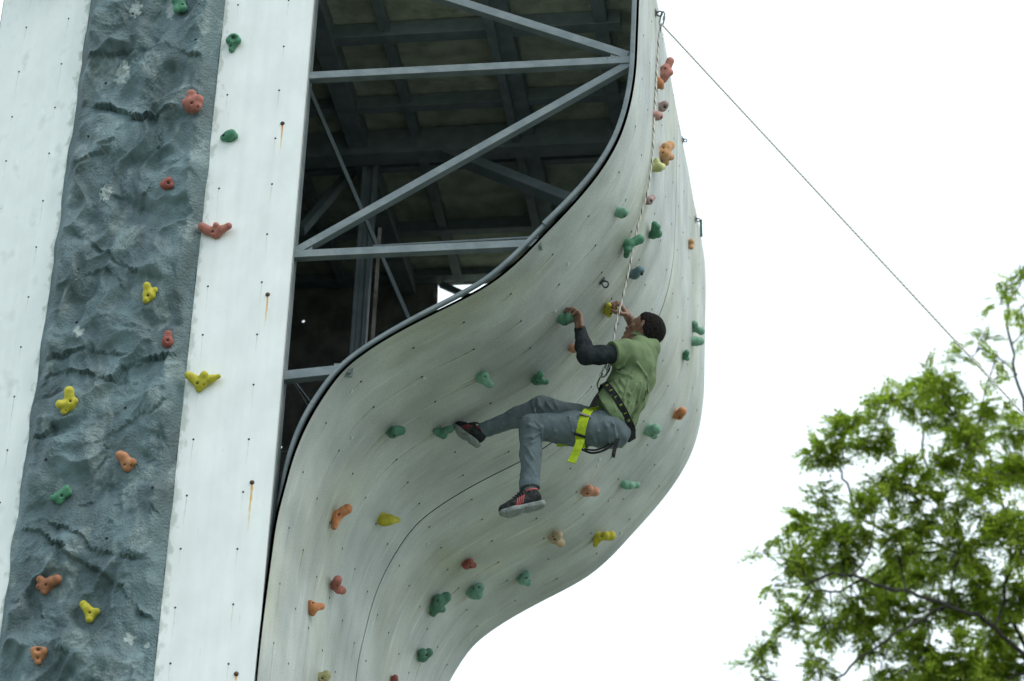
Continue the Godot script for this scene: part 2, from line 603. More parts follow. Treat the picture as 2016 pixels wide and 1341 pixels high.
func rock_height(x: float, y: float) -> float:
	var ed := rock_edges(y)
	var m := minf(x - ed.x, ed.y - x)
	var e := smoothstep(-0.005, 0.075, m)
	var wx := x + 0.09 * rock_big.get_noise_2d(x * 1.6 + 9.0, y * 1.6)
	var wy := y + 0.10 * rock_big.get_noise_2d(x * 1.6, y * 1.6 + 31.0)
	# draped folds run slantwise; the slant itself wanders
	var bend := 0.18 * rock_big.get_noise_2d(x * 0.7 + 70.0, y * 0.6)
	var fu := wx * 0.42 + wy * 0.9
	var fv := -wx * 0.9 + wy * 0.42 + bend
	var gu := wx * 0.75 - wy * 0.66
	var gv := wx * 0.66 + wy * 0.75 - bend
	var big := rock_big.get_noise_2d(wx * 1.0, wy * 1.1)
	var fold := 1.0 - absf(rock_mid.get_noise_2d(fu * 0.45 + 7.0, fv * 1.25)) * 2.6
	var fold2 := 1.0 - absf(rock_mid.get_noise_2d(gu * 1.7 + 3.0, gv * 3.0 + 11.0)) * 2.4
	var rough := clampf(rock_big.get_noise_2d(x * 2.1 + 60.0, y * 2.1) * 2.6 + 0.6, 0.1, 1.0)
	var fine := rock_fine.get_noise_2d(wx * 1.0, wy * 1.2)
	var tiny := rock_fine.get_noise_2d(wx * 2.9 + 5.0, wy * 3.3)
	var crk := 1.0 - absf(rock_fine.get_noise_2d(wx * 0.5 + 40.0, wy * 0.6)) * 3.0
	var h := 0.05 + 0.075 * big + 0.042 * maxf(fold, -0.2) + 0.007 * rough * maxf(fold2, -0.3) + 0.0035 * rough * maxf(crk, -0.4) + (0.0045 * fine + 0.006 * tiny) * rough
	for c in creases:
		if y < c.lo or y > c.hi: continue
		var p := Vector2(x + 0.022 * fine + 0.03 * fold2, y + 0.018 * tiny + 0.03 * big)
		var best := 1e9
		var side := 1.0
		var pts: PackedVector2Array = c.pts
		for i in pts.size() - 1:
			var a := pts[i]
			var ab := pts[i + 1] - a
			var t := clampf((p - a).dot(ab) / ab.length_squared(), 0.0, 1.0)
			var q := a + ab * t - p
			var d := q.length_squared()
			if d < best:
				best = d
				side = signf(ab.cross(p - a))
		var dd := sqrt(best)
		if dd < 0.25:
			# a lip on one side that drops into a narrow cleft on the other
			var am: float = c.amp * clampf(0.55 + 1.1 * rock_mid.get_noise_2d(x * 2.3 + c.lo, y * 2.3), 0.12, 1.0) * smoothstep(0.0, 0.06, m)
			if side * c.side > 0: h += am * exp(-dd / c.wide) - am * 0.5 * exp(-dd / 0.007)
			else: h -= am * 0.6 * exp(-dd / (c.wide * 0.6))
	for q in pads:
		var dp := Vector2(x - q[0], y - q[1]).length()
		if dp < 0.12: h = lerpf(h, q[2] + (0.003 * fine) * rough, smoothstep(0.115, 0.055, dp))
	return 0.004 + maxf(h, 0.004) * e

func rock_z(x: float, y: float) -> float:
	return rock_base(x) + rock_height(x, y)

func on_rock(u: float, v: float) -> Array:
	var z := 0.04
	var p := at(u, v, z)
	for i in 5:
		z = rock_z(p.x, p.y)
		p = at(u, v, z)
	return [p, Vector3(0.05, 0, 1).normalized()]

func crease(pix: Array, amp: float, wide: float, side := 1.0) -> void:
	var pts: PackedVector2Array = []
	var lo := 1e9
	var hi := -1e9
	for q in pix:
		var p := at(q[0], q[1], 0.03)
		pts.append(Vector2(p.x, p.y))
		lo = minf(lo, p.y)
		hi = maxf(hi, p.y)
	creases.append({"pts": pts, "amp": amp, "wide": wide, "side": side, "lo": lo - 0.25, "hi": hi + 0.25})

func make_rock(parent: Node3D) -> void:
	rock_big.seed = 21
	rock_big.frequency = 1.5
	rock_big.fractal_octaves = 3
	rock_mid.seed = 5
	rock_mid.frequency = 2.2
	rock_mid.fractal_octaves = 2
	rock_fine.seed = 8
	rock_fine.frequency = 13.0
	rock_fine.fractal_octaves = 4
	crease([[195, 205], [232, 212], [262, 226], [300, 234], [338, 222]], 0.055, 0.05)
	crease([[312, 255], [318, 290], [308, 335]], 0.025, 0.03, -1.0)
	crease([[140, 325], [190, 300], [240, 250]], 0.02, 0.03)
	crease([[82, 752], [100, 728], [130, 722], [180, 738], [228, 752], [246, 728], [285, 710], [345, 704]], 0.045, 0.07)
	crease([[100, 700], [150, 688], [250, 700]], 0.03, 0.06)
	crease([[30, 1030], [85, 1042], [125, 1080], [185, 1120], [250, 1160], [285, 1210], [318, 1236]], 0.035, 0.04)
	crease([[110, 1028], [160, 1050], [198, 1082], [240, 1098], [322, 1112]], 0.028, 0.03)
	crease([[200, 1090], [270, 1095], [325, 1120]], 0.015, 0.02)
	crease([[205, 370], [280, 415], [310, 370]], 0.018, 0.03)
	crease([[155, 455], [215, 500], [270, 540], [300, 545]], 0.02, 0.03)
	crease([[130, 560], [200, 530], [240, 560]], 0.02, 0.05)
	crease([[200, 870], [265, 835], [350, 790]], 0.02, 0.04)
	crease([[60, 860], [110, 840], [150, 820]], 0.028, 0.04)
	crease([[170, 955], [220, 905], [215, 880]], 0.016, 0.02)
	crease([[170, 990], [240, 972], [300, 990], [330, 1020]], 0.018, 0.03)
	crease([[20, 1180], [60, 1185], [85, 1210]], 0.025, 0.05)
	crease([[130, 1280], [180, 1320], [200, 1345]], 0.02, 0.04)
	crease([[165, 110], [250, 100], [330, 92], [400, 120]], 0.022, 0.05)
	var flat := []
	for q in hold_list():
		if q[0] != "rock": continue
		var p := at(q[3][0], q[3][1], 0.05)
		var sum := 0.0
		for k in 8: sum += rock_height(p.x + 0.06 * cos(k * 0.785), p.y + 0.06 * sin(k * 0.785)) / 8.0
		flat.append([p.x, p.y, clampf(sum, 0.03, 0.11)])
	pads = flat
	var ys := PackedFloat32Array()
	var y := 0.0
	while y < 12.0:
		ys.append(y)
		y += 0.0062 if y > 5.7 and y < 10.35 else 0.06
	ys.append(12.0)
	var nx := 128
	var P := PackedVector3Array()
	var Hh := PackedFloat32Array()
	for j in ys.size():
		var ed := rock_edges(ys[j])
		for i in nx + 1:
			var x := lerpf(ed.x - 0.004, ed.y + 0.004, float(i) / nx)
			var h := rock_height(x, ys[j])
			P.append(Vector3(x, ys[j], rock_base(x) + h))
			Hh.append(h)
	var col := FastNoiseLite.new()
	col.seed = 14
	col.frequency = 2.0
	col.fractal_octaves = 4
	var spots := []
	for q in [[205, 378, 0.03], [238, 143, 0.04], [268, 22, 0.03], [335, 18, 0.03], [154, 652, 0.022], [255, 1255, 0.02], [285, 1265, 0.012], [245, 128, 0.02]]:
		var p := at(q[0], q[1], 0.03)
		spots.append([p.x, p.y, q[2]])
	var st := begin()
	var w := nx + 1
	for j in ys.size():
		for i in w:
			var k := j * w + i
			var l := P[j * w + maxi(i - 1, 0)]
			var r := P[j * w + mini(i + 1, nx)]
			var d := P[maxi(j - 1, 0) * w + i]
			var u := P[mini(j + 1, ys.size() - 1) * w + i]
			st.set_normal((r - l).cross(u - d).normalized())
			var p := P[k]
			var tone := 1.0 + 0.6 * col.get_noise_2d(p.x * 1.5, p.y * 0.8) + 0.22 * col.get_noise_2d(p.x * 9.0, p.y * 7.0)
			var c := Color(0.09, 0.142, 0.158) * tone
			var wear := clampf((col.get_noise_2d(p.x * 2.2 + 40.0, p.y * 1.1) - 0.22) * 2.4, 0.0, 0.4) * (0.6 + 0.8 * col.get_noise_2d(p.x * 14.0, p.y * 14.0))
			# paint rubbed off to the pale resin in places
			for s in spots:
				var dd: float = Vector2(p.x - s[0], (p.y - s[1]) * 0.7).length() / s[2] + 0.9 * col.get_noise_2d(p.x * 16.0, p.y * 16.0)
				if dd < 1.0: wear = 0.8
			c = c.lerp(Color(0.36, 0.43, 0.43), clampf(wear, 0.0, 1.0))
			c.a = 1.0
			st.set_color(c)
			st.set_uv(Vector2(p.x, p.y))
			st.add_vertex(p)
	for j in ys.size() - 1:
		for i in nx:
			var a := j * w + i
			for q in [a, a + w, a + w + 1, a, a + w + 1, a + 1]: st.add_index(q)
	var m := mat(Color.WHITE, 0.62)
	m.vertex_color_use_as_albedo = true
	m.uv1_triplanar = true
	m.uv1_world_triplanar = true
	m.uv1_scale = Vector3.ONE * 3.2
	m.normal_enabled = true
	m.normal_scale = 1.2
	m.normal_texture = noise_tex(0.035, [], 33, 5, true, 512, 10.0)
	var rp := part("rock_panel", st.commit(), m, parent)
	rp.set_meta("label", "moulded blue-grey rock relief strip with folds and cracks")
	var hs := begin()
	for q in [[262, 27], [385, 78], [208, 164], [174, 268], [200, 378], [153, 530], [151, 635], [247, 803], [300, 960], [210, 1060], [90, 905]]:
		var o := on_rock(q[0], q[1])
		disc(hs, o[0] + o[1] * 0.002, o[1], 0.008, 0.001)
	var hp := part("bolt_hole", hs.commit(), mat(lin(0.012, 0.012, 0.012), 0.9), rp)
	hp.set_meta("kind", "stuff")

# ---------------------------------------------------------------- tower
func disc(st: SurfaceTool, c: Vector3, n: Vector3, r: float, lift: float, sides := 9) -> void:
	# a low button: a flat top with a sloped rim
	var s := n.cross(Vector3(0.2, 0.9, 0.35)).normalized()
	var o := n.cross(s).normalized()
	for i in sides:
		var a0 := TAU * i / sides
		var a1 := TAU * (i + 1) / sides
		var d0 := s * cos(a0) + o * sin(a0)
		var d1 := s * cos(a1) + o * sin(a1)
		var top := c + n * lift
		var tri := [top, top + d0 * r * 0.85, top + d1 * r * 0.85]
		if (tri[1] - tri[0]).cross(tri[2] - tri[0]).dot(n) > 0: tri = [tri[0], tri[2], tri[1]]
		for p in tri:
			st.set_normal(n)
			st.set_uv(Vector2.ZERO)
			st.add_vertex(p)
		quad(st, top + d0 * r * 0.85, top + d1 * r * 0.85, c + d1 * r - n * 0.002, c + d0 * r - n * 0.002, (d0 + d1 + n).normalized())

func dome(st: SurfaceTool, c: Vector3, n: Vector3, r: float, h: float) -> void:
	var s := n.cross(Vector3(0.2, 0.9, 0.35)).normalized()
	var o := n.cross(s).normalized()
	var sides := 12
	for k in 4:
		var t0 := PI * 0.5 * k / 4
		var t1 := PI * 0.5 * (k + 1) / 4
		for i in sides:
			var pp := []
			for q in [[i, t0], [i + 1, t0], [i + 1, t1], [i, t1]]:
				var a: float = TAU * q[0] / sides
				pp.append(c + (s * cos(a) + o * sin(a)) * r * cos(q[1]) + n * h * sin(q[1]))
			var mid := (s * cos(TAU * (i + 0.5) / sides) + o * sin(TAU * (i + 0.5) / sides)) * cos((t0 + t1) / 2) + n * sin((t0 + t1) / 2)
			quad(st, pp[0], pp[1], pp[2], pp[3], mid)

# a slab given its front corners (ring from lower left), thickness behind
func slab_mesh(a: Vector3, b: Vector3, c: Vector3, d: Vector3, n: Vector3, t: float) -> ArrayMesh:
	var st := begin()
	quad(st, a, b, c, d, n, Vector2(0, 1), Vector2(1, 1), Vector2(1, 0), Vector2(0, 0))
	var k := -n * t
	quad(st, a + k, b + k, c + k, d + k, -n)
	for e in [[a, b], [b, c], [c, d], [d, a]]:
		var p: Vector3 = e[0]
		var q: Vector3 = e[1]
		var m := (q - p).cross(n).normalized()
		if m.dot((p + q) * 0.5 - (a + c) * 0.5) < 0: m = -m
		quad(st, p, q, q + k, p + k, m)
	return st.commit()

func box_mesh(lo: Vector3, hi: Vector3) -> ArrayMesh:
	return slab_mesh(Vector3(lo.x, lo.y, hi.z), Vector3(hi.x, lo.y, hi.z), hi, Vector3(lo.x, hi.y, hi.z), Vector3(0, 0, 1), hi.z - lo.z)

func curved_sheet(e0: float, e1: float, cols: int, wav: FastNoiseLite) -> ArrayMesh:
	var st := begin()
	var rows := prof.size()
	var idx := 0
	var th := 0.014
	# front and back skins
	for side in [0.0, 1.0]:
		var first := idx
		for j in rows:
			for i in cols + 1:
				var e := lerpf(e0, e1, float(i) / cols)
				var wp := wall_point(plen[j], e)
				var n: Vector3 = wp[1]
				var amp := 0.0045 * smoothstep(5.0, 7.0, plen[j])
				var b := amp * wav.get_noise_2d(e * 1.6, plen[j] * 0.55)
				var b1 := amp * wav.get_noise_2d((e + 0.02) * 1.6, plen[j] * 0.55)
				var b2 := amp * wav.get_noise_2d(e * 1.6, (plen[j] + 0.02) * 0.55)
				var tan_s := Vector3(-n.y, n.x, 0)
				var nn := (n - tan_s * (b2 - b) / 0.02 - Vector3(0, 0, -1) * (b1 - b) / 0.02).normalized()
				st.set_normal(nn if side == 0.0 else -nn)
				st.set_uv(Vector2(e / WIDTH, (plen[j] - S0) / (S1 - S0)))
				st.add_vertex(wp[0] + n * (b - th * side))
				idx += 1
		for j in rows - 1:
			for i in cols:
				var a := first + j * (cols + 1) + i
				var q := [a, a + cols + 1, a + cols + 2, a, a + cols + 2, a + 1]
				if side == 1.0: q.reverse()
				for k in q: st.add_index(k)
	var count := rows * (cols + 1)
	# edges
	for i in [0, cols]:
		for j in rows - 1:
			var n := Vector3(0, 0, 1) if i == 0 else Vector3(0, 0, -1)
			var quadp := []
			for q in [[j, 0.0], [j + 1, 0.0], [j + 1, 1.0], [j, 1.0]]:
				var e := e0 if i == 0 else e1
				var wp := wall_point(plen[q[0]], e)
				var b := 0.0045 * smoothstep(5.0, 7.0, plen[q[0]]) * wav.get_noise_2d(e * 1.6, plen[q[0]] * 0.55)
				quadp.append(wp[0] + wp[1] * (b - th * q[1]))
			var base := idx
			for p in quadp:
				st.set_normal(n)
				st.set_uv(Vector2(0, 0))
				st.add_vertex(p)
				idx += 1
			for k in ([0, 1, 2, 0, 2, 3] if i == 0 else [0, 2, 1, 0, 3, 2]): st.add_index(base + k)
	return st.commit()

func rail_points(off0: float, off1: float, z: float, s0: float, s1: float) -> PackedVector3Array:
	var out := PackedVector3Array()
	var n := 90
	for i in n + 1:
		var s := lerpf(s0, s1, float(i) / n)
		var wp := wall_point(s, 0.0)
		var q: Vector3 = wp[0] - wp[1] * (lerpf(off0, off1, smoothstep(8.6, 10.2, s)) + 0.014 * exp(-pow((s - 8.75) / 0.5, 2.0))) + Vector3(0, 0, z)
		q.x = maxf(q.x, -2.853)
		q.z -= 0.12 * smoothstep(7.4, 6.6, s)
		out.append(q)
	return out

func build_tower(hold_feet: Array) -> void:
	var T := thing("climbing_tower", Vector3(-3.4, 0, -1.85), "tall outdoor climbing tower with white panels, rock strip and curved overhang", "climbing wall")
	# --- front panels
	var ylo := 4.6
	var yhi := 11.2
	var right_holes := []
	for n in range(-4, 17):
		for x in [-3.016, -3.302]:
			if absf(x + 3.302) < 0.01 and n in [0, 2, 4]: continue
			right_holes.append([x + 3.372 + 0.004 * sin(n * 7.7 + x), 9.626 - 0.3 * n + 0.006 * sin(n * 3.1 + x * 9.0)])
	var right_rust := []
	for q in [[556, 243, 95], [527, 580, 110], [496, 950, 150], [465, 1327, 60], [567, -80, 100]]:
		var p := at(q[0], q[1], 0.0)
		right_rust.append([p.x + 3.372, p.y, q[2] * 0.75])
	var pm := mat(Color.WHITE, 0.55)
	pm.albedo_texture = panel_texture(101, 0.5, ylo, yhi, right_holes, right_rust, [0.6, 0.0, 0.0])
	var low := mat(lin(0.7, 0.74, 0.72), 0.55)
	var R := part("wall_panel", slab_mesh(Vector3(-3.372, ylo, 0), Vector3(-2.872, ylo, 0), Vector3(-2.872, yhi, 0), Vector3(-3.372, yhi, 0), Vector3(0, 0, 1), 0.022), pm, T)
	R.set_meta("label", "white panel streaked with rust between the rock strip and the open frame")
	var left_holes := []
	var L0 := Vector3(-4.735, 0, -0.183)
	var L1 := Vector3(-4.172, 0, -0.058)
	var ldir := (L1 - L0).normalized()
	var ln := Vector3(-ldir.z, 0, ldir.x).normalized()
	for n in range(-4, 17):
		for x in [0.176, 0.446]: left_holes.append([x + 0.004 * sin(n * 5.1 + x), 9.655 - 0.3 * (n - 1) + 0.005 * sin(n * 2.3 + x * 5.0)])
	var lm := mat(Color.WHITE, 0.55)
	lm.albedo_texture = panel_texture(151, 0.577, ylo, yhi, left_holes, [], [0.0, 0.75, 0.4])
	var up := Vector3.UP
	var L := part("wall_panel", slab_mesh(L0 + up * ylo, L1 + up * ylo, L1 + up * yhi, L0 + up * yhi, ln, 0.022), lm, T)
	L.set_meta("label", "white panel with mildew stains on the outer side of the rock strip")
	for q in [[Vector3(-3.372, 0, 0), Vector3(-2.872, 0, 0), Vector3(0, 0, 1)], [L0, L1, ln]]:
		var a: Vector3 = q[0]
		var b: Vector3 = q[1]
		part("wall_panel", slab_mesh(a, b, b + up * (ylo - 0.004), a + up * (ylo - 0.004), q[2], 0.022), low, T)
		part("wall_panel", slab_mesh(a + up * (yhi + 0.004), b + up * (yhi + 0.004), b + up * 12.0, a + up * 12.0, q[2], 0.022), low, T)
	var hs := begin()
	for h in right_holes: disc(hs, Vector3(-3.372 + h[0], h[1], 0.0), Vector3(0, 0, 1), 0.0065, 0.0008)
	var hm := mat(lin(0.012, 0.012, 0.012), 0.9)
	var hp := part("bolt_hole", hs.commit(), hm, R)
	hp.set_meta("kind", "stuff")
	hs = begin()
	for h in left_holes: disc(hs, L0 + ldir * h[0] + up * h[1], ln, 0.0065, 0.0008)
	hp = part("bolt_hole", hs.commit(), hm, L)
	hp.set_meta("kind", "stuff")
	for h in right_rust:
		var b := begin()
		dome(b, Vector3(-3.372 + h[0], h[1], 0.0), Vector3(0, 0, 1), 0.0125, 0.009)
		part("bolt", b.commit(), M.rust, R)
	make_rock(T)
	# --- curved overhang: two wide sheets with a joint between
	var holes := []
	var wav := FastNoiseLite.new()
	wav.seed = 12
	wav.frequency = 1.1
	wav.fractal_octaves = 2
	rng.seed = 5
	var s := 5.02
	while s < 13.0:
		for k in 12:
			holes.append([s + rng.randf_range(-0.012, 0.012), 0.2 + 0.3 * k + rng.randf_range(-0.012, 0.012)])
		s += 0.3
	var wm := mat(Color.WHITE, 0.6)
	wm.albedo_texture = wall_texture(holes, hold_feet)
	wm.normal_enabled = true
	wm.normal_scale = 0.25
	wm.normal_texture = noise_tex(0.02, [], 44, 5, true, 512, 4.0)
	var seam := 1.86
	var near_sheet := part("curved_panel", curved_sheet(0.0, seam - 0.0055, 26, wav), wm, T)
	near_sheet.set_meta("label", "curved grey panel of the overhang next to the open steel frame")
	var far_sheet := part("curved_panel", curved_sheet(seam + 0.0055, WIDTH, 26, wav), wm, T)
	far_sheet.set_meta("label", "curved grey panel of the overhang beyond the long joint")
	var strip := begin()   # batten behind the joint
	var bp := PackedVector3Array()
	var bo := PackedVector3Array()
	for j in range(0, prof.size(), 2):
		var wp := wall_point(plen[j], seam)
		bp.append(wp[0] - wp[1] * 0.022)
		bo.append(wp[1])
	part("joint_batten", ribbon(bp, bo, 0.06, 0.0065, false), M.dark, T)
	for g in 2:
		var st := begin()
		for h in holes:
			if (h[1] < seam) != (g == 0): continue
			var wp := wall_point(h[0], h[1])
			var amp := 0.0045 * smoothstep(5.0, 7.0, h[0])
			disc(st, wp[0] + wp[1] * amp * wav.get_noise_2d(h[1] * 1.6, h[0] * 0.55), wp[1], 0.0075, 0.0012)
		hp = part("bolt_hole", st.commit(), hm, near_sheet if g == 0 else far_sheet)
		hp.set_meta("kind", "stuff")
	# filled-over holes, pale plugs
	var pl := begin()
	for q in [[835, 744], [1093, 613], [1118, 520], [769, 940], [692, 862], [885, 1025], [842, 1070], [1176, 917], [1200, 985], [1222, 1050], [692, 770], [925, 1260], [1145, 820], [1180, 905]]:
		var r := on_wall(q[0], q[1])
		if r.size(): disc(pl, r[0] + r[1] * 0.003, r[1], 0.011, 0.002)
	hp = part("filled_hole", pl.commit(), mat(lin(0.5, 0.53, 0.51), 0.7), near_sheet)
	hp.set_meta("kind", "stuff")
	# --- painted steel of the open side
	var rail_r := 0.0175
	var st := begin()
	var pts := rail_points(0.04, 0.027, -0.02, 6.88, 9.0)
	for i in pts.size() - 1: bar(st, pts[i], pts[i + 1] + (pts[i + 1] - pts[i]) * 0.02, Vector3(0, 0, 1), 0.026, 0.024, 0.005)
	part("edge_rail", st.commit(), M.steel, T)
	st = begin()
	pts = rail_points(0.039, 0.026, -0.006, 8.96, 13.1)
	for i in pts.size() - 1: bar(st, pts[i], pts[i + 1] + (pts[i + 1] - pts[i]) * 0.02, Vector3(0, 0, 1), 0.029, 0.026, 0.005)
	part("edge_rail", st.commit(), M.steel, T)
	for q in [[[598, 149], [1247, 116.5], 0.044], [[570, 500.5], [1066, 477.5], 0.042], [[548, 740], [690, 725], 0.05]]:
		part("steel_beam", angle_mesh(at(q[0][0], q[0][1], -0.03), at(q[1][0], q[1][1], -0.03), q[2]), M.steel, T)
	for q in [[[610, -92], [1236, 108], 0.046], [[1243, 122], [578, 496], 0.042]]:
		part("steel_brace", angle_mesh(at(q[0][0], q[0][1], -0.038), at(q[1][0], q[1][1], -0.038), q[2]), M.steel, T)
	part("steel_beam", angle_mesh(Vector3(-2.9, 11.1, -0.03), Vector3(-1.24, 11.1, -0.03), 0.044), M.steel, T)
	part("edge_post", bar_mesh(Vector3(-2.882, 0.0, -0.06), Vector3(-2.882, 12.0, -0.06), Vector3(1, 0, 0), 0.03, 0.07), M.dark, T)
	for q in [[1226, 115, 0.13, 0.085], [592, 497, 0.12, 0.075], [676, 729, 0.1, 0.08]]:
		var g := at(q[0], q[1], -0.046)
		part("gusset_plate", bar_mesh(g - Vector3(q[2] * 0.5, 0, 0), g + Vector3(q[2] * 0.5, 0, 0), Vector3(0, 1, 0), q[3], 0.006, 0.001), M.steel, T)
	for q in [[1205, 113], [1212, 112], [1219, 111], [1196, 114]]:
		var b := begin()
		dome(b, at(q[0], q[1], -0.027), Vector3(0, 0, 1), 0.005, 0.003)
		part("rivet", b.commit(), M.steel, T)
	# --- roof deck seen from below, on joists and cross beams
	var hc := 10.285
	var xs := [-4.62, -4.1, -3.42, -2.98, -2.62, -1.93, -1.11]
	var zs := [0.0, -0.77, -1.5, -2.16, -2.95, -3.66]
	for i in xs.size() - 1:
		for j in zs.size() - 1:
			var dz := 0.003 * ((i * 7 + j * 3) % 5)
			part("ceiling_panel", box_mesh(Vector3(xs[i] + 0.006, hc + dz, zs[j + 1] + 0.006), Vector3(xs[i + 1] - 0.006, hc + 0.03 + dz, zs[j] - 0.006)), M.deck, T)
	for q in [[-1.93, 0.11, 0.10], [-1.99, 0.05, 0.15], [-2.62, 0.06, 0.07], [-2.98, 0.12, 0.13], [-3.42, 0.06, 0.07], [-4.1, 0.08, 0.1], [-1.36, 0.08, 0.09]]:
		part("joist", bar_mesh(Vector3(q[0], hc - q[2] * 0.5, -0.02), Vector3(q[0] - 0.02, hc - q[2] * 0.5, -3.64), Vector3(1, 0, 0), q[1], q[2]), M.dark, T)
	for q in [[-0.77, 0.09, 0.09], [-1.5, 0.07, 0.08], [-1.9, 0.14, 0.17], [-2.2, 0.06, 0.06], [-2.95, 0.07, 0.08], [-3.6, 0.1, 0.045]]:
		part("cross_beam", bar_mesh(Vector3(-4.6, hc - q[2] * 0.5 - 0.003, q[0]), Vector3(-1.25, hc - q[2] * 0.5 - 0.003, q[0]), Vector3(0, 0, 1), q[1], q[2] + 0.004), M.dark, T)
	part("roof", box_mesh(Vector3(-4.7, 12.0, -3.72), Vector3(-1.33, 12.06, 0.0)), M.deck, T)
	# --- columns and braces inside
	var cz := -2.05
	var ctop := at(736, 270, cz)
	var cbot := at(707, 700, cz)
	var cdir := Vector3(0, 1, 0)
	for q in [[0.0, 0.0, 0.075], [-0.035, 0.05, 0.03], [0.03, 0.05, 0.03]]:
		part("column", bar_mesh(Vector3(cbot.x + q[0], 0.0, cz + q[1]), Vector3(cbot.x + q[0], hc - 0.1, cz + q[1]), Vector3(1, 0, 0), q[2], q[2] * 0.9, 0.006), M.inner, T)
	var wx := at(738, 600, cz + 0.12)
	part("timber_batten", bar_mesh(Vector3(wx.x, 6.0, wx.z), Vector3(wx.x, hc - 0.66, wx.z), Vector3(1, 0, 0), 0.022, 0.02), M.timber, T)
	for q in [[[602, 160, -0.9], [812, 645, -1.7], 0.03], [[780, 262, -2.0], [1140, 404, -1.6], 0.085], [[592, 455, -1.9], [690, 340, -2.3], 0.06], [[735, 486, -0.8], [1060, 468, -0.8], 0.02], [[572, 745, -0.3], [625, 830, -0.9], 0.006], [[575, 745, -0.3], [640, 830, -0.9], 0.012], [[548, 892, -0.5], [570, 888, -0.5], 0.006]]:
		part("inner_brace", bar_mesh(at(q[0][0], q[0][1], q[0][2]), at(q[1][0], q[1][1], q[1][2]), Vector3(0, 0.3, 1), q[2], q[2] * 0.8), M.inner, T)
	# --- outer side and back of the tower
	part("side_wall", box_mesh(Vector3(-4.75, 0, -3.7), Vector3(-4.72, 12.0, -0.21)), M.inner_skin, T)
	# back wall in pieces round a gap under the roof; its free edge follows the curved sheet
	var zb := -3.68
	var gx0 := at(860, 585, zb).x
	var gy1 := at(905, 557, zb).y
	# three open bolt holes let the sky through the back
	var bk := CSGBox3D.new()
	bk.name = "back_wall"
	bk.size = Vector3(gx0 + 4.72, 12.0, 0.012)
	bk.material = M.inner_skin
	T.add_child(bk, true)
	bk.position = Vector3((gx0 - 4.72) * 0.5, 6.0, zb - 0.006) - T.position
	for q in [[597, 632], [560, 723], [552, 880]]:
		var cy := CSGCylinder3D.new()
		cy.name = "bolt_hole"
		cy.operation = CSGShape3D.OPERATION_SUBTRACTION
		cy.radius = 0.0105
		cy.height = 0.2
		cy.sides = 14
		cy.material = M.inner_skin
		bk.add_child(cy, true)
		cy.rotation_degrees.x = 90.0
		cy.position = at(q[0], q[1], zb) - T.position - bk.position
	part("back_wall", box_mesh(Vector3(gx0 + 0.002, gy1, zb - 0.03), Vector3(-1.4, 12.0, zb)), M.inner_skin, T)
	# unseen lower back up to the curved sheet, added to cut light inside
	var light_stop := begin()
	var hb := 7.4
	while hb < 9.55:
		var xa := gx0 + 0.002
		var xb0 := prof_x(hb) + SHEAR * 3.68 - 0.02
		var xb1 := prof_x(hb + 0.15) + SHEAR * 3.68 - 0.02
		if xb0 > xa:
			for f in [0.0, 0.02]:
				quad(light_stop, Vector3(xa, hb, zb - f), Vector3(xb0, hb, zb - f), Vector3(xb1, hb + 0.15, zb - f), Vector3(xa, hb + 0.15, zb - f), Vector3(0, 0, 1 if f == 0.0 else -1))
		hb += 0.15
	part("back_wall", light_stop.commit(), M.inner_skin, T)
	part("back_brace", bar_mesh(at(868, 560, zb + 0.05), at(940, 592, zb + 0.05), Vector3(0, 1, 0), 0.045, 0.03), M.dark, T)
	part("gap_post", bar_mesh(at(858, 560, zb + 0.05), at(854, 720, zb + 0.05), Vector3(1, 0, 0), 0.03, 0.02), M.timber, T)

func prof_x(y: float) -> float:
	for i in prof.size() - 1:
		if prof[i + 1].y >= y: return lerpf(prof[i].x, prof[i + 1].x, (y - prof[i].y) / maxf(prof[i + 1].y - prof[i].y, 1e-6))
	return prof[prof.size() - 1].x

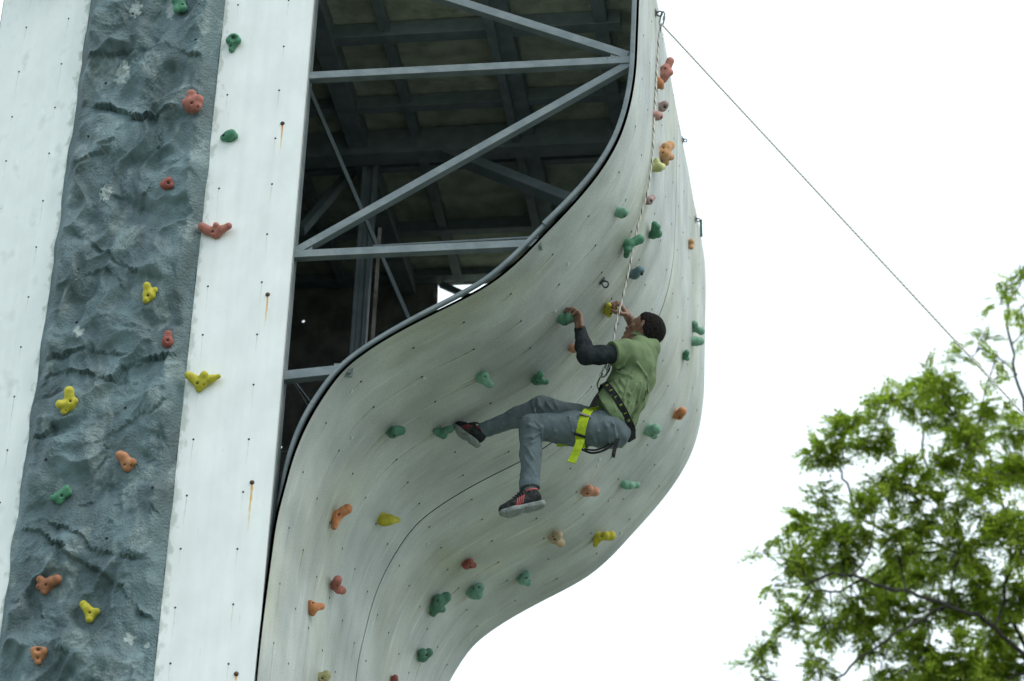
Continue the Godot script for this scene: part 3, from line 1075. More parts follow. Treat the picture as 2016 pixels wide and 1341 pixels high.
# ---------------------------------------------------------------- climbing holds
# [surface, colour, label, foot pixel, lobes [u, v, radius px, height m] joined to the first one, bolt pixels]
func hold_list() -> Array:
	return [
		["rock", "green", "green three-lobed hold at the upper end of the rock strip", [354, 8], [[354, 4, 11, 0.02], [346, 0, 9, 0.035], [362, 17, 8, 0.03], [348, 20, 7, 0.03], [352, -14, 9, 0.03]], [[359, 8]]],
		["front", "green", "drop-shaped green pocket hold on the white panel, highest of its holds", [459, 86], [[460, 78, 12, 0.012], [466, 80, 9, 0.026], [451, 80, 7, 0.018], [456, 98, 6, 0.008]], [[459, 73, 8.5], [454, 90, 3.5]]],
		["rock", "pink", "salmon pink blocky hold with two bolt holes on the rock strip", [379, 200], [[378, 203, 15, 0.012], [377, 186, 10, 0.03], [391, 196, 10, 0.03], [367, 202, 9, 0.02], [388, 208, 10, 0.02]], [[377, 203, 4], [389, 211, 3]]],
		["front", "green", "green wedge hold on the white panel near a rusty bolt", [450, 268], [[451, 268, 11, 0.012], [456, 262, 8, 0.03], [440, 271, 7, 0.012], [462, 268, 7, 0.02]], [[439, 267, 4]]],
		["rock", "red", "small dark red hold with one bolt hole, below the long rock crack", [329, 361], [[329, 362, 10, 0.012], [333, 355, 7, 0.025], [320, 363, 6, 0.01], [337, 366, 6, 0.015]], [[331, 360, 4.5]]],
		["front", "pink", "pink three-pronged hold straddling the rock strip and the white panel", [424, 457], [[424, 459, 9, 0.014], [398, 447, 9, 0.03], [407, 454, 9, 0.022], [425, 443, 6, 0.045], [436, 452, 8, 0.025], [450, 445, 7, 0.035], [428, 464, 6, 0.01]], [[418, 456, 4]]],
		["rock", "yellow", "yellow angular hold alone in the middle of the rock strip", [293, 578], [[292, 580, 10, 0.014], [289, 563, 8, 0.035], [305, 571, 6, 0.02], [287, 591, 7, 0.018], [300, 583, 6, 0.012]], [[291, 582, 4]]],
		["rock", "red", "dark red doughnut hold with a smaller ball above it on the rock strip", [329, 667], [[329, 672, 10, 0.014], [331, 658, 8, 0.022]], [[330, 670, 4.5]]],
		["front", "yellow", "wide yellow three-pronged hold on the white panel beside the rock strip", [396, 750], [[394, 755, 11, 0.016], [371, 739, 8, 0.035], [380, 745, 9, 0.025], [402, 738, 8, 0.045], [418, 745, 7, 0.025], [430, 741, 5, 0.03], [391, 767, 6, 0.01]], [[388, 755, 4], [401, 757, 3]]],
		["rock", "yellow", "yellow three-lobed hold below the deep fold of the rock strip", [132, 793], [[136, 796, 11, 0.016], [136, 770, 10, 0.04], [137, 782, 8, 0.03], [118, 796, 9, 0.04], [147, 790, 7, 0.02], [126, 810, 7, 0.015]], [[138, 790, 4], [129, 808, 2.5]]],
		["rock", "rust", "orange kidney-shaped hold on the rock strip", [248, 909], [[251, 913, 11, 0.014], [236, 896, 9, 0.032], [244, 900, 10, 0.03], [261, 910, 8, 0.025], [250, 922, 8, 0.012]], [[245, 915, 3.5], [258, 917, 3]]],
		["rock", "green", "green curled hold on the rock strip, the lowest green one there", [119, 975], [[117, 978, 10, 0.014], [131, 962, 8, 0.03], [137, 971, 6, 0.02], [104, 980, 7, 0.025], [118, 987, 7, 0.01]], [[121, 976, 4.5], [103, 973, 2.5]]],
		["rock", "brown", "brown two-lobed hold on the rock strip beside a dark hollow", [94, 1153], [[90, 1153, 11, 0.014], [79, 1141, 8, 0.028], [112, 1141, 10, 0.04], [101, 1143, 9, 0.03], [87, 1165, 7, 0.012], [76, 1155, 6, 0.01]], [[90, 1152, 4], [75, 1156, 2.5]]],
		["rock", "yellow", "yellow curled hold on the rock strip, the lowest yellow one", [177, 1208], [[178, 1208, 10, 0.014], [164, 1190, 8, 0.03], [171, 1197, 8, 0.03], [190, 1204, 7, 0.025], [176, 1219, 8, 0.02]], [[176, 1206, 4]]],
		["rock", "rust", "tan pocket hold with a scooped hollow, lowest on the rock strip", [76, 1290], [[76, 1287, 13, 0.014], [67, 1281, 8, 0.026], [86, 1282, 8, 0.026], [75, 1303, 7, 0.012]], [[75, 1278, 8], [74, 1296, 4]]],
		# curved overhang, from its upper end down
		["wall", "pinkish", "salmon two-lobed hold on the rounded edge near the rope's anchor", [1306, 148], [[1309, 148, 9, 0.03], [1321, 117, 8, 0.06], [1312, 126, 9, 0.045], [1321, 142, 7, 0.06], [1306, 160, 8, 0.02]], [[1309, 135, 3]]],
		["wall", "orange", "orange wedge hold under the rope, close to the salmon two-lobed hold", [1296, 164], [[1298, 165, 9, 0.02], [1294, 153, 6, 0.015], [1303, 172, 5, 0.025]], []],
		["wall", "mauve", "mauve ring-like hold on the upper overhang, pocket facing sideways", [1302, 211], [[1304, 211, 9, 0.02], [1309, 206, 8, 0.035]], [[1309, 211, 5]]],
		["wall", "mauvepink", "dull pink knob hold under the rope on the upper overhang", [1292, 229], [[1294, 228, 9, 0.02], [1298, 228, 8, 0.03]], [[1302, 232, 3]]],
		["wall", "tan", "tan two-lobed hold high on the overhang above a pale lime hold", [1304, 302], [[1307, 302, 10, 0.025], [1320, 286, 9, 0.055], [1311, 290, 10, 0.035], [1321, 309, 7, 0.055], [1311, 320, 7, 0.02]], [[1306, 291, 2.5], [1305, 301, 3]]],
		["wall", "lime", "pale lime hold touching the rope below a tan hold", [1292, 328], [[1297, 329, 9, 0.03], [1304, 328, 7, 0.04], [1292, 317, 6, 0.015]], [[1291, 313, 2]]],
		["wall", "mauve", "mauve pocket hold beside the rope above the green holds", [1275, 395], [[1278, 395, 8, 0.02], [1285, 389, 6, 0.03]], [[1282, 396, 4]]],
		["wall", "mint", "smooth round green knob hold beside the steel edge", [1220, 420], [[1224, 420, 10, 0.025], [1229, 418, 9, 0.04]], [[1229, 426, 3]]],
		["wall", "green", "green hooked hold right of the rope on the upper overhang", [1282, 461], [[1286, 463, 7, 0.02], [1295, 460, 9, 0.05], [1294, 447, 7, 0.05], [1289, 440, 6, 0.04]], []],
		["wall", "green", "green four-knuckled hold crossed by the rope", [1237, 485], [[1240, 480, 8, 0.025], [1259, 471, 10, 0.055], [1250, 476, 7, 0.04], [1236, 491, 8, 0.03], [1233, 503, 6, 0.025]], []],
		["wall", "blue", "slate blue pocket hold right of the rope above the climber", [1246, 542], [[1249, 541, 9, 0.025], [1260, 532, 9, 0.05], [1255, 536, 8, 0.04]], [[1264, 540, 6]]],
		["wall", "tan", "tan half-moon hold near the far rim of the overhang", [1358, 481], [[1360, 482, 6, 0.015], [1361, 476, 6, 0.02], [1361, 487, 5, 0.02]], []],
		["wall", "mint", "green double knob hold near the far rim behind the climber", [1368, 647], [[1371, 648, 6, 0.02], [1368, 636, 6, 0.015], [1380, 652, 8, 0.05]], []],
		["wall", "mint", "single smooth green knob right under the far double knob", [1367, 672], [[1371, 672, 9, 0.025], [1379, 672, 8, 0.05]], []],
		["wall", "green", "small green square hold near the far rim behind the climber's back", [1347, 701], [[1349, 702, 6, 0.015], [1352, 694, 6, 0.025], [1353, 706, 5, 0.02]], []],
		["wall", "orange", "orange hold on the right flank of the overhang behind the climber", [1333, 818], [[1337, 818, 9, 0.025], [1343, 810, 9, 0.045]], [[1338, 822, 3]]],
		["wall", "mint", "pale mint boxy hold behind the climber's seat", [1277, 852], [[1282, 849, 12, 0.03], [1291, 845, 11, 0.06], [1288, 857, 8, 0.05]], [[1283, 858, 3]]],
		["wall", "mint", "mint hold with a round ball beside it, low on the right flank", [1228, 957], [[1231, 955, 8, 0.02], [1241, 956, 8, 0.045], [1254, 955, 7, 0.06]], []],
		["wall", "salmon", "salmon bean hold below the climber's seat", [1150, 972], [[1154, 969, 9, 0.02], [1171, 968, 10, 0.05], [1160, 962, 8, 0.035]], [[1156, 972, 3.5]]],
		["wall", "yellow", "yellow knobbly hold low on the right, beside the beige one", [1172, 1062], [[1181, 1058, 7, 0.025], [1203, 1055, 10, 0.06], [1192, 1054, 8, 0.045], [1174, 1064, 7, 0.02], [1172, 1073, 5, 0.025]], [[1184, 1056, 3]]],
		["wall", "beige", "beige and grey pocket hold under the hanging foot", [1088, 1062], [[1092, 1060, 11, 0.025], [1104, 1069, 9, 0.05], [1100, 1053, 8, 0.05]], [[1089, 1056, 2.5], [1092, 1062, 4]]],
		["wall", "teal", "teal pointed hold near the lower rim of the overhang", [1024, 1142], [[1028, 1142, 9, 0.02], [1037, 1131, 8, 0.04], [1040, 1148, 7, 0.045]], [[1036, 1138, 3]]],
		["wall", "teal", "pale teal ball hold with two bolt holes, low on the overhang", [927, 1170], [[932, 1168, 12, 0.025], [943, 1158, 11, 0.05], [941, 1170, 11, 0.05]], [[942, 1156, 3.5], [932, 1158, 2.5]]],
		["wall", "red", "small dull red wedge hold above the pale teal ball", [915, 1114], [[919, 1113, 8, 0.02], [926, 1106, 7, 0.03], [933, 1113, 6, 0.035]], [[926, 1117, 3]]],
		["wall", "darkgreen", "dark green hooked hold low on the overhang", [853, 1196], [[859, 1195, 11, 0.025], [878, 1176, 11, 0.06], [864, 1180, 11, 0.04], [871, 1200, 7, 0.055], [853, 1208, 7, 0.015]], [[861, 1182, 3.5]]],
		["wall", "darkgreen", "dark green rounded hold, lowest green one on the curved wall", [829, 1298], [[833, 1294, 10, 0.02], [844, 1285, 9, 0.05], [832, 1284, 8, 0.03]], [[840, 1290, 4]]],
		["wall", "red", "dull red hold at the foot of the view on the curved wall", [772, 1342], [[776, 1340, 8, 0.02], [778, 1334, 6, 0.03]], []],
		["wall", "olive", "olive pocket hold, lowest on the curved wall beside the white panel", [630, 1342], [[636, 1336, 11, 0.02], [642, 1330, 10, 0.035]], [[634, 1336, 4]]],
		["wall", "orange", "orange triangular hold with a pale nub, low beside the frame edge", [612, 1200], [[617, 1196, 10, 0.02], [611, 1186, 5, 0.008], [633, 1194, 7, 0.05], [615, 1208, 6, 0.015]], [[616, 1187, 3]]],
		["wall", "pink", "pink curled two-lobed hold above the orange triangular one", [656, 1155], [[660, 1153, 8, 0.02], [665, 1142, 9, 0.045], [662, 1147, 8, 0.035], [674, 1163, 8, 0.055], [666, 1162, 8, 0.04]], [[664, 1153, 3]]],
		["wall", "orange", "long orange crooked hold at the near side of the overhang", [659, 1025], [[664, 1016, 9, 0.02], [684, 1002, 10, 0.06], [674, 1007, 9, 0.04], [660, 1028, 7, 0.02], [658, 1038, 6, 0.025]], [[667, 1013, 4]]],
		["wall", "yellow", "olive yellow round hold with a small knob beside it", [752, 1026], [[757, 1024, 12, 0.025], [768, 1023, 11, 0.05], [783, 1024, 6, 0.06], [776, 1025, 6, 0.06]], []],
		["wall", "darkgreen", "blunt dark green hold below the frame, the farthest out on that side", [768, 855], [[773, 853, 10, 0.02], [790, 848, 9, 0.06], [781, 847, 10, 0.045]], [[776, 858, 3.5]]],
		["wall", "darkgreen", "green three-lobed foothold under the climber's raised shoe", [862, 850], [[865, 852, 8, 0.02], [873, 857, 8, 0.05], [858, 850, 6, 0.015], [886, 845, 8, 0.055]], []],
		["wall", "mint", "pale mint lopsided hold ahead of the climber's raised knee", [944, 745], [[948, 745, 10, 0.02], [954, 740, 9, 0.035], [964, 757, 8, 0.055], [957, 750, 9, 0.05]], [[955, 742, 3]]],
		["wall", "green", "green shark-fin hold above the climber's knees", [1050, 752], [[1056, 750, 8, 0.02], [1064, 737, 7, 0.035], [1075, 752, 6, 0.05], [1064, 748, 8, 0.035]], [[1057, 753, 3]]],
		["wall", "darkgreen", "smooth oval green hold gripped by the climber's near hand", [1106, 632], [[1111, 630, 11, 0.025], [1122, 626, 11, 0.055]], [[1115, 639, 3]]],
		["wall", "yellow", "yellow fin hold gripped by the climber's farther hand", [1194, 612], [[1198, 612, 9, 0.02], [1198, 601, 6, 0.025], [1210, 607, 6, 0.055], [1199, 620, 6, 0.02]], [[1203, 618, 3]]],
		["wall", "salmon", "dull pink hold partly hidden behind the climber's black sleeve", [1126, 688], [[1129, 687, 8, 0.02], [1137, 686, 8, 0.04]], []],
	]

func make_hold(spec: Array) -> void:
	var a: Array
	var foot: Array = spec[3]
	if spec[0] == "wall": a = on_wall(foot[0], foot[1])
	elif spec[0] == "rock": a = on_rock(foot[0], foot[1])
	else: a = [at(foot[0], foot[1], 0.0), Vector3(0, 0, 1)]
	if a.size() == 0:
		print("hold misses the wall: ", spec[2])
		return
	var A: Vector3 = a[0]
	var n: Vector3 = a[1]
	var depth := -(view.inverse() * (A - EYE)).z
	var met := depth / FOCAL
	var pts := []
	for l in spec[4]:
		var d := ray(l[0], l[1])
		var t: float = (l[3] + n.dot(A - EYE)) / n.dot(d)
		# keep the lobe within reach of its foot even where the wall is nearly edge-on
		var p := EYE + d * t
		if (p - A).length() > 0.14: p = A + (p - A).normalized() * 0.14
		pts.append([p - A, l[2] * met])
	var bones := []
	var p0: Vector3 = pts[0][0]
	var r0: float = pts[0][1]
	bones.append([p0, p0 - n * (n.dot(p0) + 0.004), r0, r0 * 1.12])
	for i in range(1, pts.size()):
		bones.append([p0, pts[i][0], r0 * 0.85, pts[i][1]])
	var k := 0.012
	var pockets := []
	for q in spec[5]:
		var d := ray(q[0], q[1])
		var t := n.dot(A + n * 0.09 - EYE) / n.dot(d)
		var p := EYE + d * t - A
		var dn := d.normalized()
		for i in 40:
			var f := field(p, bones, k)
			if f < 0.0015: break
			p += dn * f * 0.8
		pockets.append([p, (q[2] if q.size() > 2 else 3.5) * met, dn])
	var sink := 0.006 if spec[0] != "rock" else 0.03
	if sink > 0.01: bones.append([p0 - n * n.dot(p0), p0 - n * (n.dot(p0) + 0.03), r0 * 1.1, r0 * 1.15])
	var cut := func(p: Vector3, d: float) -> float:
		for q in pockets: d = maxf(d, q[1] - (p - q[0]).length())
		return maxf(d, -n.dot(p) - sink)
	var st := begin()
	nets(st, bones, k, 0.005, cut)
	var o := MeshInstance3D.new()
	o.name = numbered("climbing_hold")
	o.mesh = st.commit()
	o.material_override = M["hold_" + spec[1]]
	add_child(o)
	o.position = A
	tag(o, spec[2], "climbing hold", "climbing holds on the tower")
	for q in pockets:
		var b := begin()
		var c: Vector3 = q[0] + q[2] * q[1] * 0.9
		dome(b, A + c, -q[2], minf(q[1] * 0.55, 0.0075), 0.003)
		part("bolt", b.commit(), M.bolt, o)

# ---------------------------------------------------------------- anchors and rope
func make_hanger(u: float, v: float, label: String, hang: float, dirn := Vector3(0, -1, 0)) -> Vector3:
	var a := on_wall(u, v)
	var A: Vector3 = a[0]
	var n: Vector3 = a[1]
	var T := thing("bolt_hanger", A, label, "anchor", "steel anchors on the overhang")
	var up := Vector3(-n.y, n.x, 0)
	if up.y < 0: up = -up
	part("plate", bar_mesh(A - up * 0.02 + n * 0.004, A + up * 0.022 + n * 0.004, Vector3(0, 0, 1), 0.03, 0.004, 0.001), M.metal, T)
	var b := begin()
	dome(b, A + n * 0.006 + up * 0.008, n, 0.009, 0.008)
	part("nut", b.commit(), M.metal, T)
	var ring: Array = []
	var side := (Vector3(0, 0, 1) * 0.35 + n).normalized()
	var cen := A + n * (0.008 + 0.026 * hang) - up * 0.006
	for i in 15:
		var an := TAU * i / 14
		ring.append(cen + n * cos(an) * 0.027 * hang + (up * 0.8 + Vector3(0, 0, 0.5)).normalized() * sin(an) * (0.022 + 0.006 * cos(an)) * hang)
	part("eye", tube_mesh(smooth_line(ring, 2), 0.0055 * (0.5 + 0.5 * hang), -1.0, 6), M.metal, T)
	return cen + n * 0.02

func make_carabiner(parent: Node3D, a: Vector3, b: Vector3, out: Vector3, w: float) -> void:
	var ax := (b - a).normalized()
	var s := (out - ax * out.dot(ax)).normalized()
	var L := (b - a).length()
	var pts: Array = []
	for q in [[0.0, 0.0], [0.04, 0.35], [0.2, 0.5], [0.8, 0.5], [0.97, 0.3], [1.0, 0.0], [0.97, -0.3], [0.8, -0.46], [0.2, -0.36], [0.04, -0.2], [0.0, 0.0]]:
		pts.append(a + ax * L * q[0] + s * w * q[1])
	part("frame", tube_mesh(smooth_line(pts, 4), 0.0055, -1.0, 8), M.chrome, parent)
	part("gate_sleeve", tube_mesh(PackedVector3Array([a + ax * L * 0.35 + s * w * 0.5, a + ax * L * 0.65 + s * w * 0.5]), 0.0085, -1.0, 8), M.chrome, parent)

# ---------------------------------------------------------------- the climber
func above(u: float, v: float, fu: float, fv: float, h: float) -> Vector3:
	var a := on_wall(fu, fv)
	var d := ray(u, v)
	return EYE + d * ((h + a[1].dot(a[0] - EYE)) / a[1].dot(d))

func chain(out: Array, pts: Array, radii: Array) -> void:
	for i in pts.size() - 1: out.append([pts[i], pts[i + 1], radii[i], radii[i + 1]])

func loop_on(bones: Array, k: float, c: Vector3, e1: Vector3, e2: Vector3, gap: float, n: int, limit := 0.3) -> Array:
	# a closed line lying on the field's surface, in the plane of e1 and e2 round c
	var pts := PackedVector3Array()
	var outs := PackedVector3Array()
	for i in n:
		var a := TAU * i / n
		var d := e1 * cos(a) + e2 * sin(a)
		var r := limit
		for j in 50:
			var f := field(c + d * r, bones, k) - gap
			if f < 0.0008: break
			r -= maxf(f * 0.7, 0.0008)
			if r < 0.02: break
		pts.append(c + d * r)
		outs.append(d)
	return [pts, outs]

func make_person() -> void:
	var zl := -0.86      # planes of the near (left) and farther (right) side of the body
	var zr := -1.12
	var zm := -0.99
	var pelvis := at(1204, 842, zm)
	var T := thing("person", at(1204, 900, zm), "person in green shirt and grey trousers climbing the overhang in a harness", "person")
	# joints
	var hipL := at(1193, 845, zl - 0.045)
	var hipR := at(1203, 848, zr + 0.03)
	var kneeL := at(1046, 842, -0.8)
	var ankL := at(1043, 962, -0.8)
	var kneeR := at(1066, 804, -1.08)
	var ankR := at(948, 848, -1.12)
	var waist := at(1214, 808, zm)
	var mid := at(1236, 768, zm)
	var chest := at(1253, 728, zm)
	var neck0 := at(1270, 690, zm)
	var shL := at(1243, 694, -0.835)
	var elL := at(1153, 701, -0.68)
	var wrL := at(1141, 645, -0.80)
	var shR := at(1262, 705, -1.15)
	var elR := at(1277, 692, -1.3)
	var wrR := at(1238, 624, -1.16)
	var headc := at(1268, 656, zm)
	var hu := Vector3(0.61, 0.79, 0.0).normalized()
	var hf := Vector3(-0.79, 0.61, -0.2).normalized()
	hu = (hu - hf * hu.dot(hf)).normalized()
	var hl := hu.cross(hf).normalized()
	if hl.z < 0: hl = -hl
	var H := func(f: float, u: float, l: float) -> Vector3: return headc + (hf * f + hu * u + hl * l) * 0.93
	# ---- body: one skin from head to ankles (most of it under the clothes)
	var body := begin()
	var b := []
	chain(b, [pelvis, waist, mid, chest], [0.08, 0.06, 0.06, 0.065])
	chain(b, [chest, neck0, H.call(-0.02, -0.075, 0.0), H.call(-0.012, -0.02, 0)], [0.065, 0.06, 0.052, 0.06])
	chain(b, [neck0, shL, elL, wrL], [0.05, 0.045, 0.036, 0.026])
	chain(b, [neck0, shR, elR, wrR], [0.05, 0.045, 0.036, 0.026])
	chain(b, [hipL, kneeL, ankL], [0.07, 0.05, 0.034])
	chain(b, [hipR, kneeR, ankR], [0.07, 0.05, 0.034])
	nets(body, b, 0.03, 0.014)
	# head
	b = []
	b.append([H.call(-0.016, 0.035, 0.012), H.call(-0.016, 0.035, -0.012), 0.077, 0.077])
	b.append([H.call(0.02, 0.04, 0.01), H.call(0.02, 0.04, -0.01), 0.065, 0.065])
	b.append([H.call(0.03, 0.0, 0), H.call(0.06, -0.085, 0), 0.062, 0.03])
	b.append([H.call(0.0, -0.04, 0.04), H.call(0.062, -0.095, 0.008), 0.025, 0.02])
	b.append([H.call(0.0, -0.04, -0.04), H.call(0.062, -0.095, -0.008), 0.025, 0.02])
	b.append([H.call(0.07, -0.1, 0.008), H.call(0.07, -0.1, -0.008), 0.017, 0.017])
	b.append([H.call(0.083, 0.028, 0.028), H.call(0.083, 0.028, -0.028), 0.012, 0.012])
	b.append([H.call(0.092, 0.016, 0), H.call(0.112, -0.022, 0), 0.008, 0.012])
	b.append([H.call(0.1, -0.028, 0.011), H.call(0.1, -0.028, -0.011), 0.009, 0.009])
	b.append([H.call(0.093, -0.052, 0.013), H.call(0.093, -0.052, -0.013), 0.008, 0.008])
	b.append([H.call(0.091, -0.066, 0.012), H.call(0.091, -0.066, -0.012), 0.008, 0.008])
	b.append([H.call(0.055, -0.015, 0.045), H.call(0.07, -0.02, 0.035), 0.022, 0.018])
	b.append([H.call(0.055, -0.015, -0.045), H.call(0.07, -0.02, -0.035), 0.022, 0.018])
	b.append([H.call(-0.025, -0.02, 0), neck0 + Vector3(0.01, 0, 0), 0.058, 0.064])
	for s in [-1.0, 1.0]:   # ears
		chain(b, [H.call(0.0, -0.03, 0.073 * s), H.call(-0.012, 0.0, 0.083 * s), H.call(-0.01, 0.022, 0.085 * s), H.call(0.006, 0.02, 0.079 * s)], [0.007, 0.009, 0.009, 0.006])
	var sockets := [H.call(0.098, 0.008, 0.031), H.call(0.098, 0.008, -0.031)]
	var face := func(p: Vector3, d: float) -> float:
		for s in sockets: d = maxf(d, 0.0135 - (p - s).length())
		return d
	nets(body, b, 0.012, 0.0048, face)
	# near hand, over the top of the oval green hold
	var gz := above(1124, 616, 1106, 632, 0.05).z
	b = []
	var palm := at(1139, 629, gz)
	for i in 4:
		var o := (i - 1.5) * 0.015
		var du := (i - 1.5) * 4.2
		var kn := at(1136.5 + du, 613.5 + absf(i - 1.2) * 1.2 + i * 1.5, gz + o)
		b.append([at(1140.5 + du * 0.7, 641, gz + o * 0.8), kn, 0.0125, 0.0112])
		var ln: float = [0.92, 1.0, 0.95, 0.78][i]
		var k0 := at(1137, 612, gz)
		chain(b, [kn, kn + (at(1132, 604.5, gz) - k0) * ln, kn + (at(1123.5, 605, gz - 0.008) - k0) * ln, kn + (at(1117.5, 611.5, gz - 0.012) - k0) * ln], [0.0092, 0.0086, 0.0079, 0.0068])
	b.append([wrL, at(1140.5, 640, gz), 0.026, 0.022])
	b.append([wrL + (elL - wrL) * 0.25, wrL, 0.03, 0.025])
	chain(b, [at(1140, 638, gz - 0.03), at(1134, 632, gz - 0.052), at(1126, 627, gz - 0.05), at(1121, 624, gz - 0.045)], [0.013, 0.011, 0.0095, 0.008])
	nets(body, b, 0.0045, 0.0036)
	# farther hand, closed on the yellow fin
	var yz := above(1212, 605, 1194, 612, 0.06).z
	b = []
	for i in 4:
		var o := (1.5 - i) * 0.019
		var kn := at(1222.5, 599.5 + absf(i - 1.2), yz - 0.004 - o)
		b.append([at(1234, 618, yz - o * 0.8), kn, 0.0135, 0.0115])
		var ln: float = [0.92, 1.0, 0.95, 0.78][i]
		chain(b, [kn, kn + (at(1214.5, 594 + i, yz - o) - at(1222.5, 599.5, yz - o)) * ln, kn + (at(1206.5, 597.5 + i, yz - o) - at(1222.5, 599.5, yz - o)) * ln, kn + (at(1204.5, 603 + i, yz - o) - at(1222.5, 599.5, yz - o)) * ln], [0.0094, 0.0088, 0.008, 0.007])
	chain(b, [at(1232, 619, yz + 0.03), at(1222, 617.5, yz + 0.046), at(1212, 615, yz + 0.042), at(1205, 611.5, yz + 0.034)], [0.014, 0.0115, 0.01, 0.008])
	b.append([wrR, at(1232, 615, yz), 0.026, 0.023])
	b.append([wrR + (elR - wrR) * 0.2, wrR, 0.03, 0.026])
	nets(body, b, 0.0045, 0.0036)
	part("body", body.commit(), M.skin, T)
	for s in [-1.0, 1.0]:
		var ey := blob([[H.call(0.083, 0.008, 0.031 * s), H.call(0.083, 0.008, 0.031 * s), 0.0125, 0.0125]], 0.003, 0.004)
		part("eye", ey, M.eye, T)
		part("eyebrow", blob([[H.call(0.094, 0.032, 0.018 * s), H.call(0.083, 0.036, 0.045 * s), 0.005, 0.004]], 0.003, 0.003), M.hair, T)
	# ---- hair
	var hn := FastNoiseLite.new()
	hn.seed = 4
	hn.frequency = 75.0
	hn.fractal_octaves = 2
	b = [[H.call(-0.018, 0.042, 0.012), H.call(-0.018, 0.042, -0.012), 0.081, 0.081], [H.call(0.03, 0.068, 0.022), H.call(0.03, 0.068, -0.022), 0.046, 0.046], [H.call(0.06, 0.092, 0.02), H.call(0.06, 0.092, -0.02), 0.02, 0.02], [H.call(-0.03, -0.005, 0.02), H.call(-0.03, -0.005, -0.02), 0.062, 0.062]]
	var cutn := (hu * 0.77 - hf * 0.64).normalized()
	var cutd := 0.006
	var hairf := func(p: Vector3, d: float) -> float:
		d += hn.get_noise_3dv(p) * 0.003
		var q: Vector3 = p - headc
		var e := cutd - q.dot(cutn) + hn.get_noise_3dv(p * 0.6) * 0.006
		return maxf(d, e)
	part("hair", blob(b, 0.02, 0.0045, hairf), M.hair, T)
	# ---- shirt
	b = []
	var hw := Vector3(0, 0, 0.062)
	for s in [-1.0, 1.0]:
		chain(b, [at(1200, 832, zm) + hw * s * 1.5, waist + hw * s * 1.3, mid + hw * s * 1.15, chest + hw * s * 1.25, at(1263, 699, zm) + hw * s * 1.2], [0.108, 0.097, 0.095, 0.098, 0.07])
	b.append([at(1262, 705, zm), at(1276, 686, zm), 0.09, 0.068])
	chain(b, [shL + Vector3(0.01, 0, -0.03), shL + (elL - shL) * 0.1, shL + (elL - shL) * 0.46], [0.075, 0.07, 0.066])
	chain(b, [shR, shR + (elR - shR) * 0.5], [0.072, 0.062])
	b.append([at(1222, 712, -0.88), at(1236, 735, -0.9), 0.045, 0.06])
	var shirt_core := b.duplicate()
	# folds: long creases from the belt up the back and round the armpit
	for f in [[[1232, 832], [1238, 790], [1252, 758], 0.9], [[1222, 822], [1218, 790], [1206, 762], 0.9], [[1238, 830], [1256, 790], [1262, 752], 0.95], [[1226, 826], [1228, 785], [1238, 745], 1.0], [[1212, 808], [1204, 780], [1200, 755], 0.8], [[1246, 822], [1268, 790], [1276, 757], 0.85], [[1216, 724], [1228, 718], [1238, 700], 1.1], [[1212, 730], [1230, 738], [1244, 730], 0.8], [[1225, 730], [1242, 742], [1250, 720], 0.9], [[1208, 745], [1222, 770], [1240, 812], 0.9], [[1222, 748], [1238, 775], [1250, 806], 0.8], [[1255, 716], [1272, 740], [1276, 775], 0.7]]:
		var q := []
		for i in 3:
			var p := EYE + ray(f[i][0], f[i][1]) * 11.0
			var dn := ray(f[i][0], f[i][1]).normalized()
			for j in 60:
				var d := field(p, shirt_core, 0.05)
				if d < 0.002: break
				p += dn * d
			q.append(p + dn * 0.004)
		b.append([q[0], q[1], 0.0085 * f[3], 0.008 * f[3], 0.008])
		b.append([q[1], q[2], 0.008 * f[3], 0.003, 0.008])
	var sn := FastNoiseLite.new()
	sn.seed = 19
	sn.frequency = 9.0
	sn.fractal_octaves = 2
	var hem0 := at(1172, 796, zm)
	var hem1 := at(1224, 868, zm)
	var hemn := Vector3((hem1 - hem0).y, -(hem1 - hem0).x, 0).normalized()
	if hemn.x > 0: hemn = -hemn
	var cuff := shL + (elL - shL) * 0.43
	var cuffn := (elL - shL).normalized()
	var ncol := at(1279, 680, zm)
	var shirtf := func(p: Vector3, d: float) -> float:
		d += sn.get_noise_3d(p.x + p.y * 0.5, p.y * 0.45, p.z) * 0.006
		d = maxf(d, (p - hem0).dot(hemn) + sn.get_noise_3d(p.x * 2.0, 3.0, p.z * 2.0) * 0.008)
		if p.z > -0.93 and p.x < cuff.x + 0.06 and p.y > cuff.y - 0.13: d = maxf(d, (p - cuff).dot(cuffn))
		return d
	part("shirt", blob(b, 0.03, 0.0056, shirtf), M.shirt, T)
	# collar
	var cl := loop_on([[H.call(-0.02, -0.05, 0), neck0, 0.058, 0.062]], 0.02, at(1278, 681, zm), Vector3(0.82, -0.57, 0), Vector3(0, 0, 1), 0.006, 28, 0.2)
	part("collar", ribbon(cl[0], cl[1], 0.02, 0.004, true), M.shirt, T)
	# ---- trousers
	b = []
	b.append([hipL, hipR, 0.095, 0.093])
	b.append([at(1208, 826, zm + 0.05), at(1208, 826, zm - 0.05), 0.078, 0.078])
	b.append([at(1211, 851, zm + 0.06), at(1211, 851, zm - 0.06), 0.082, 0.082])
	chain(b, [hipL, hipL.lerp(kneeL, 0.45), kneeL + Vector3(0.01, 0.004, 0)], [0.1, 0.088, 0.068])
	chain(b, [kneeL, kneeL.lerp(ankL, 0.4), ankL + Vector3(0, 0.016, 0), ankL - Vector3(0, 0.01, 0)], [0.066, 0.055, 0.05, 0.05])
	chain(b, [hipR, hipR.lerp(kneeR, 0.5), kneeR], [0.095, 0.082, 0.066])
	chain(b, [kneeR, kneeR.lerp(ankR, 0.4), ankR], [0.064, 0.052, 0.043])
	var leg_core := b.duplicate()
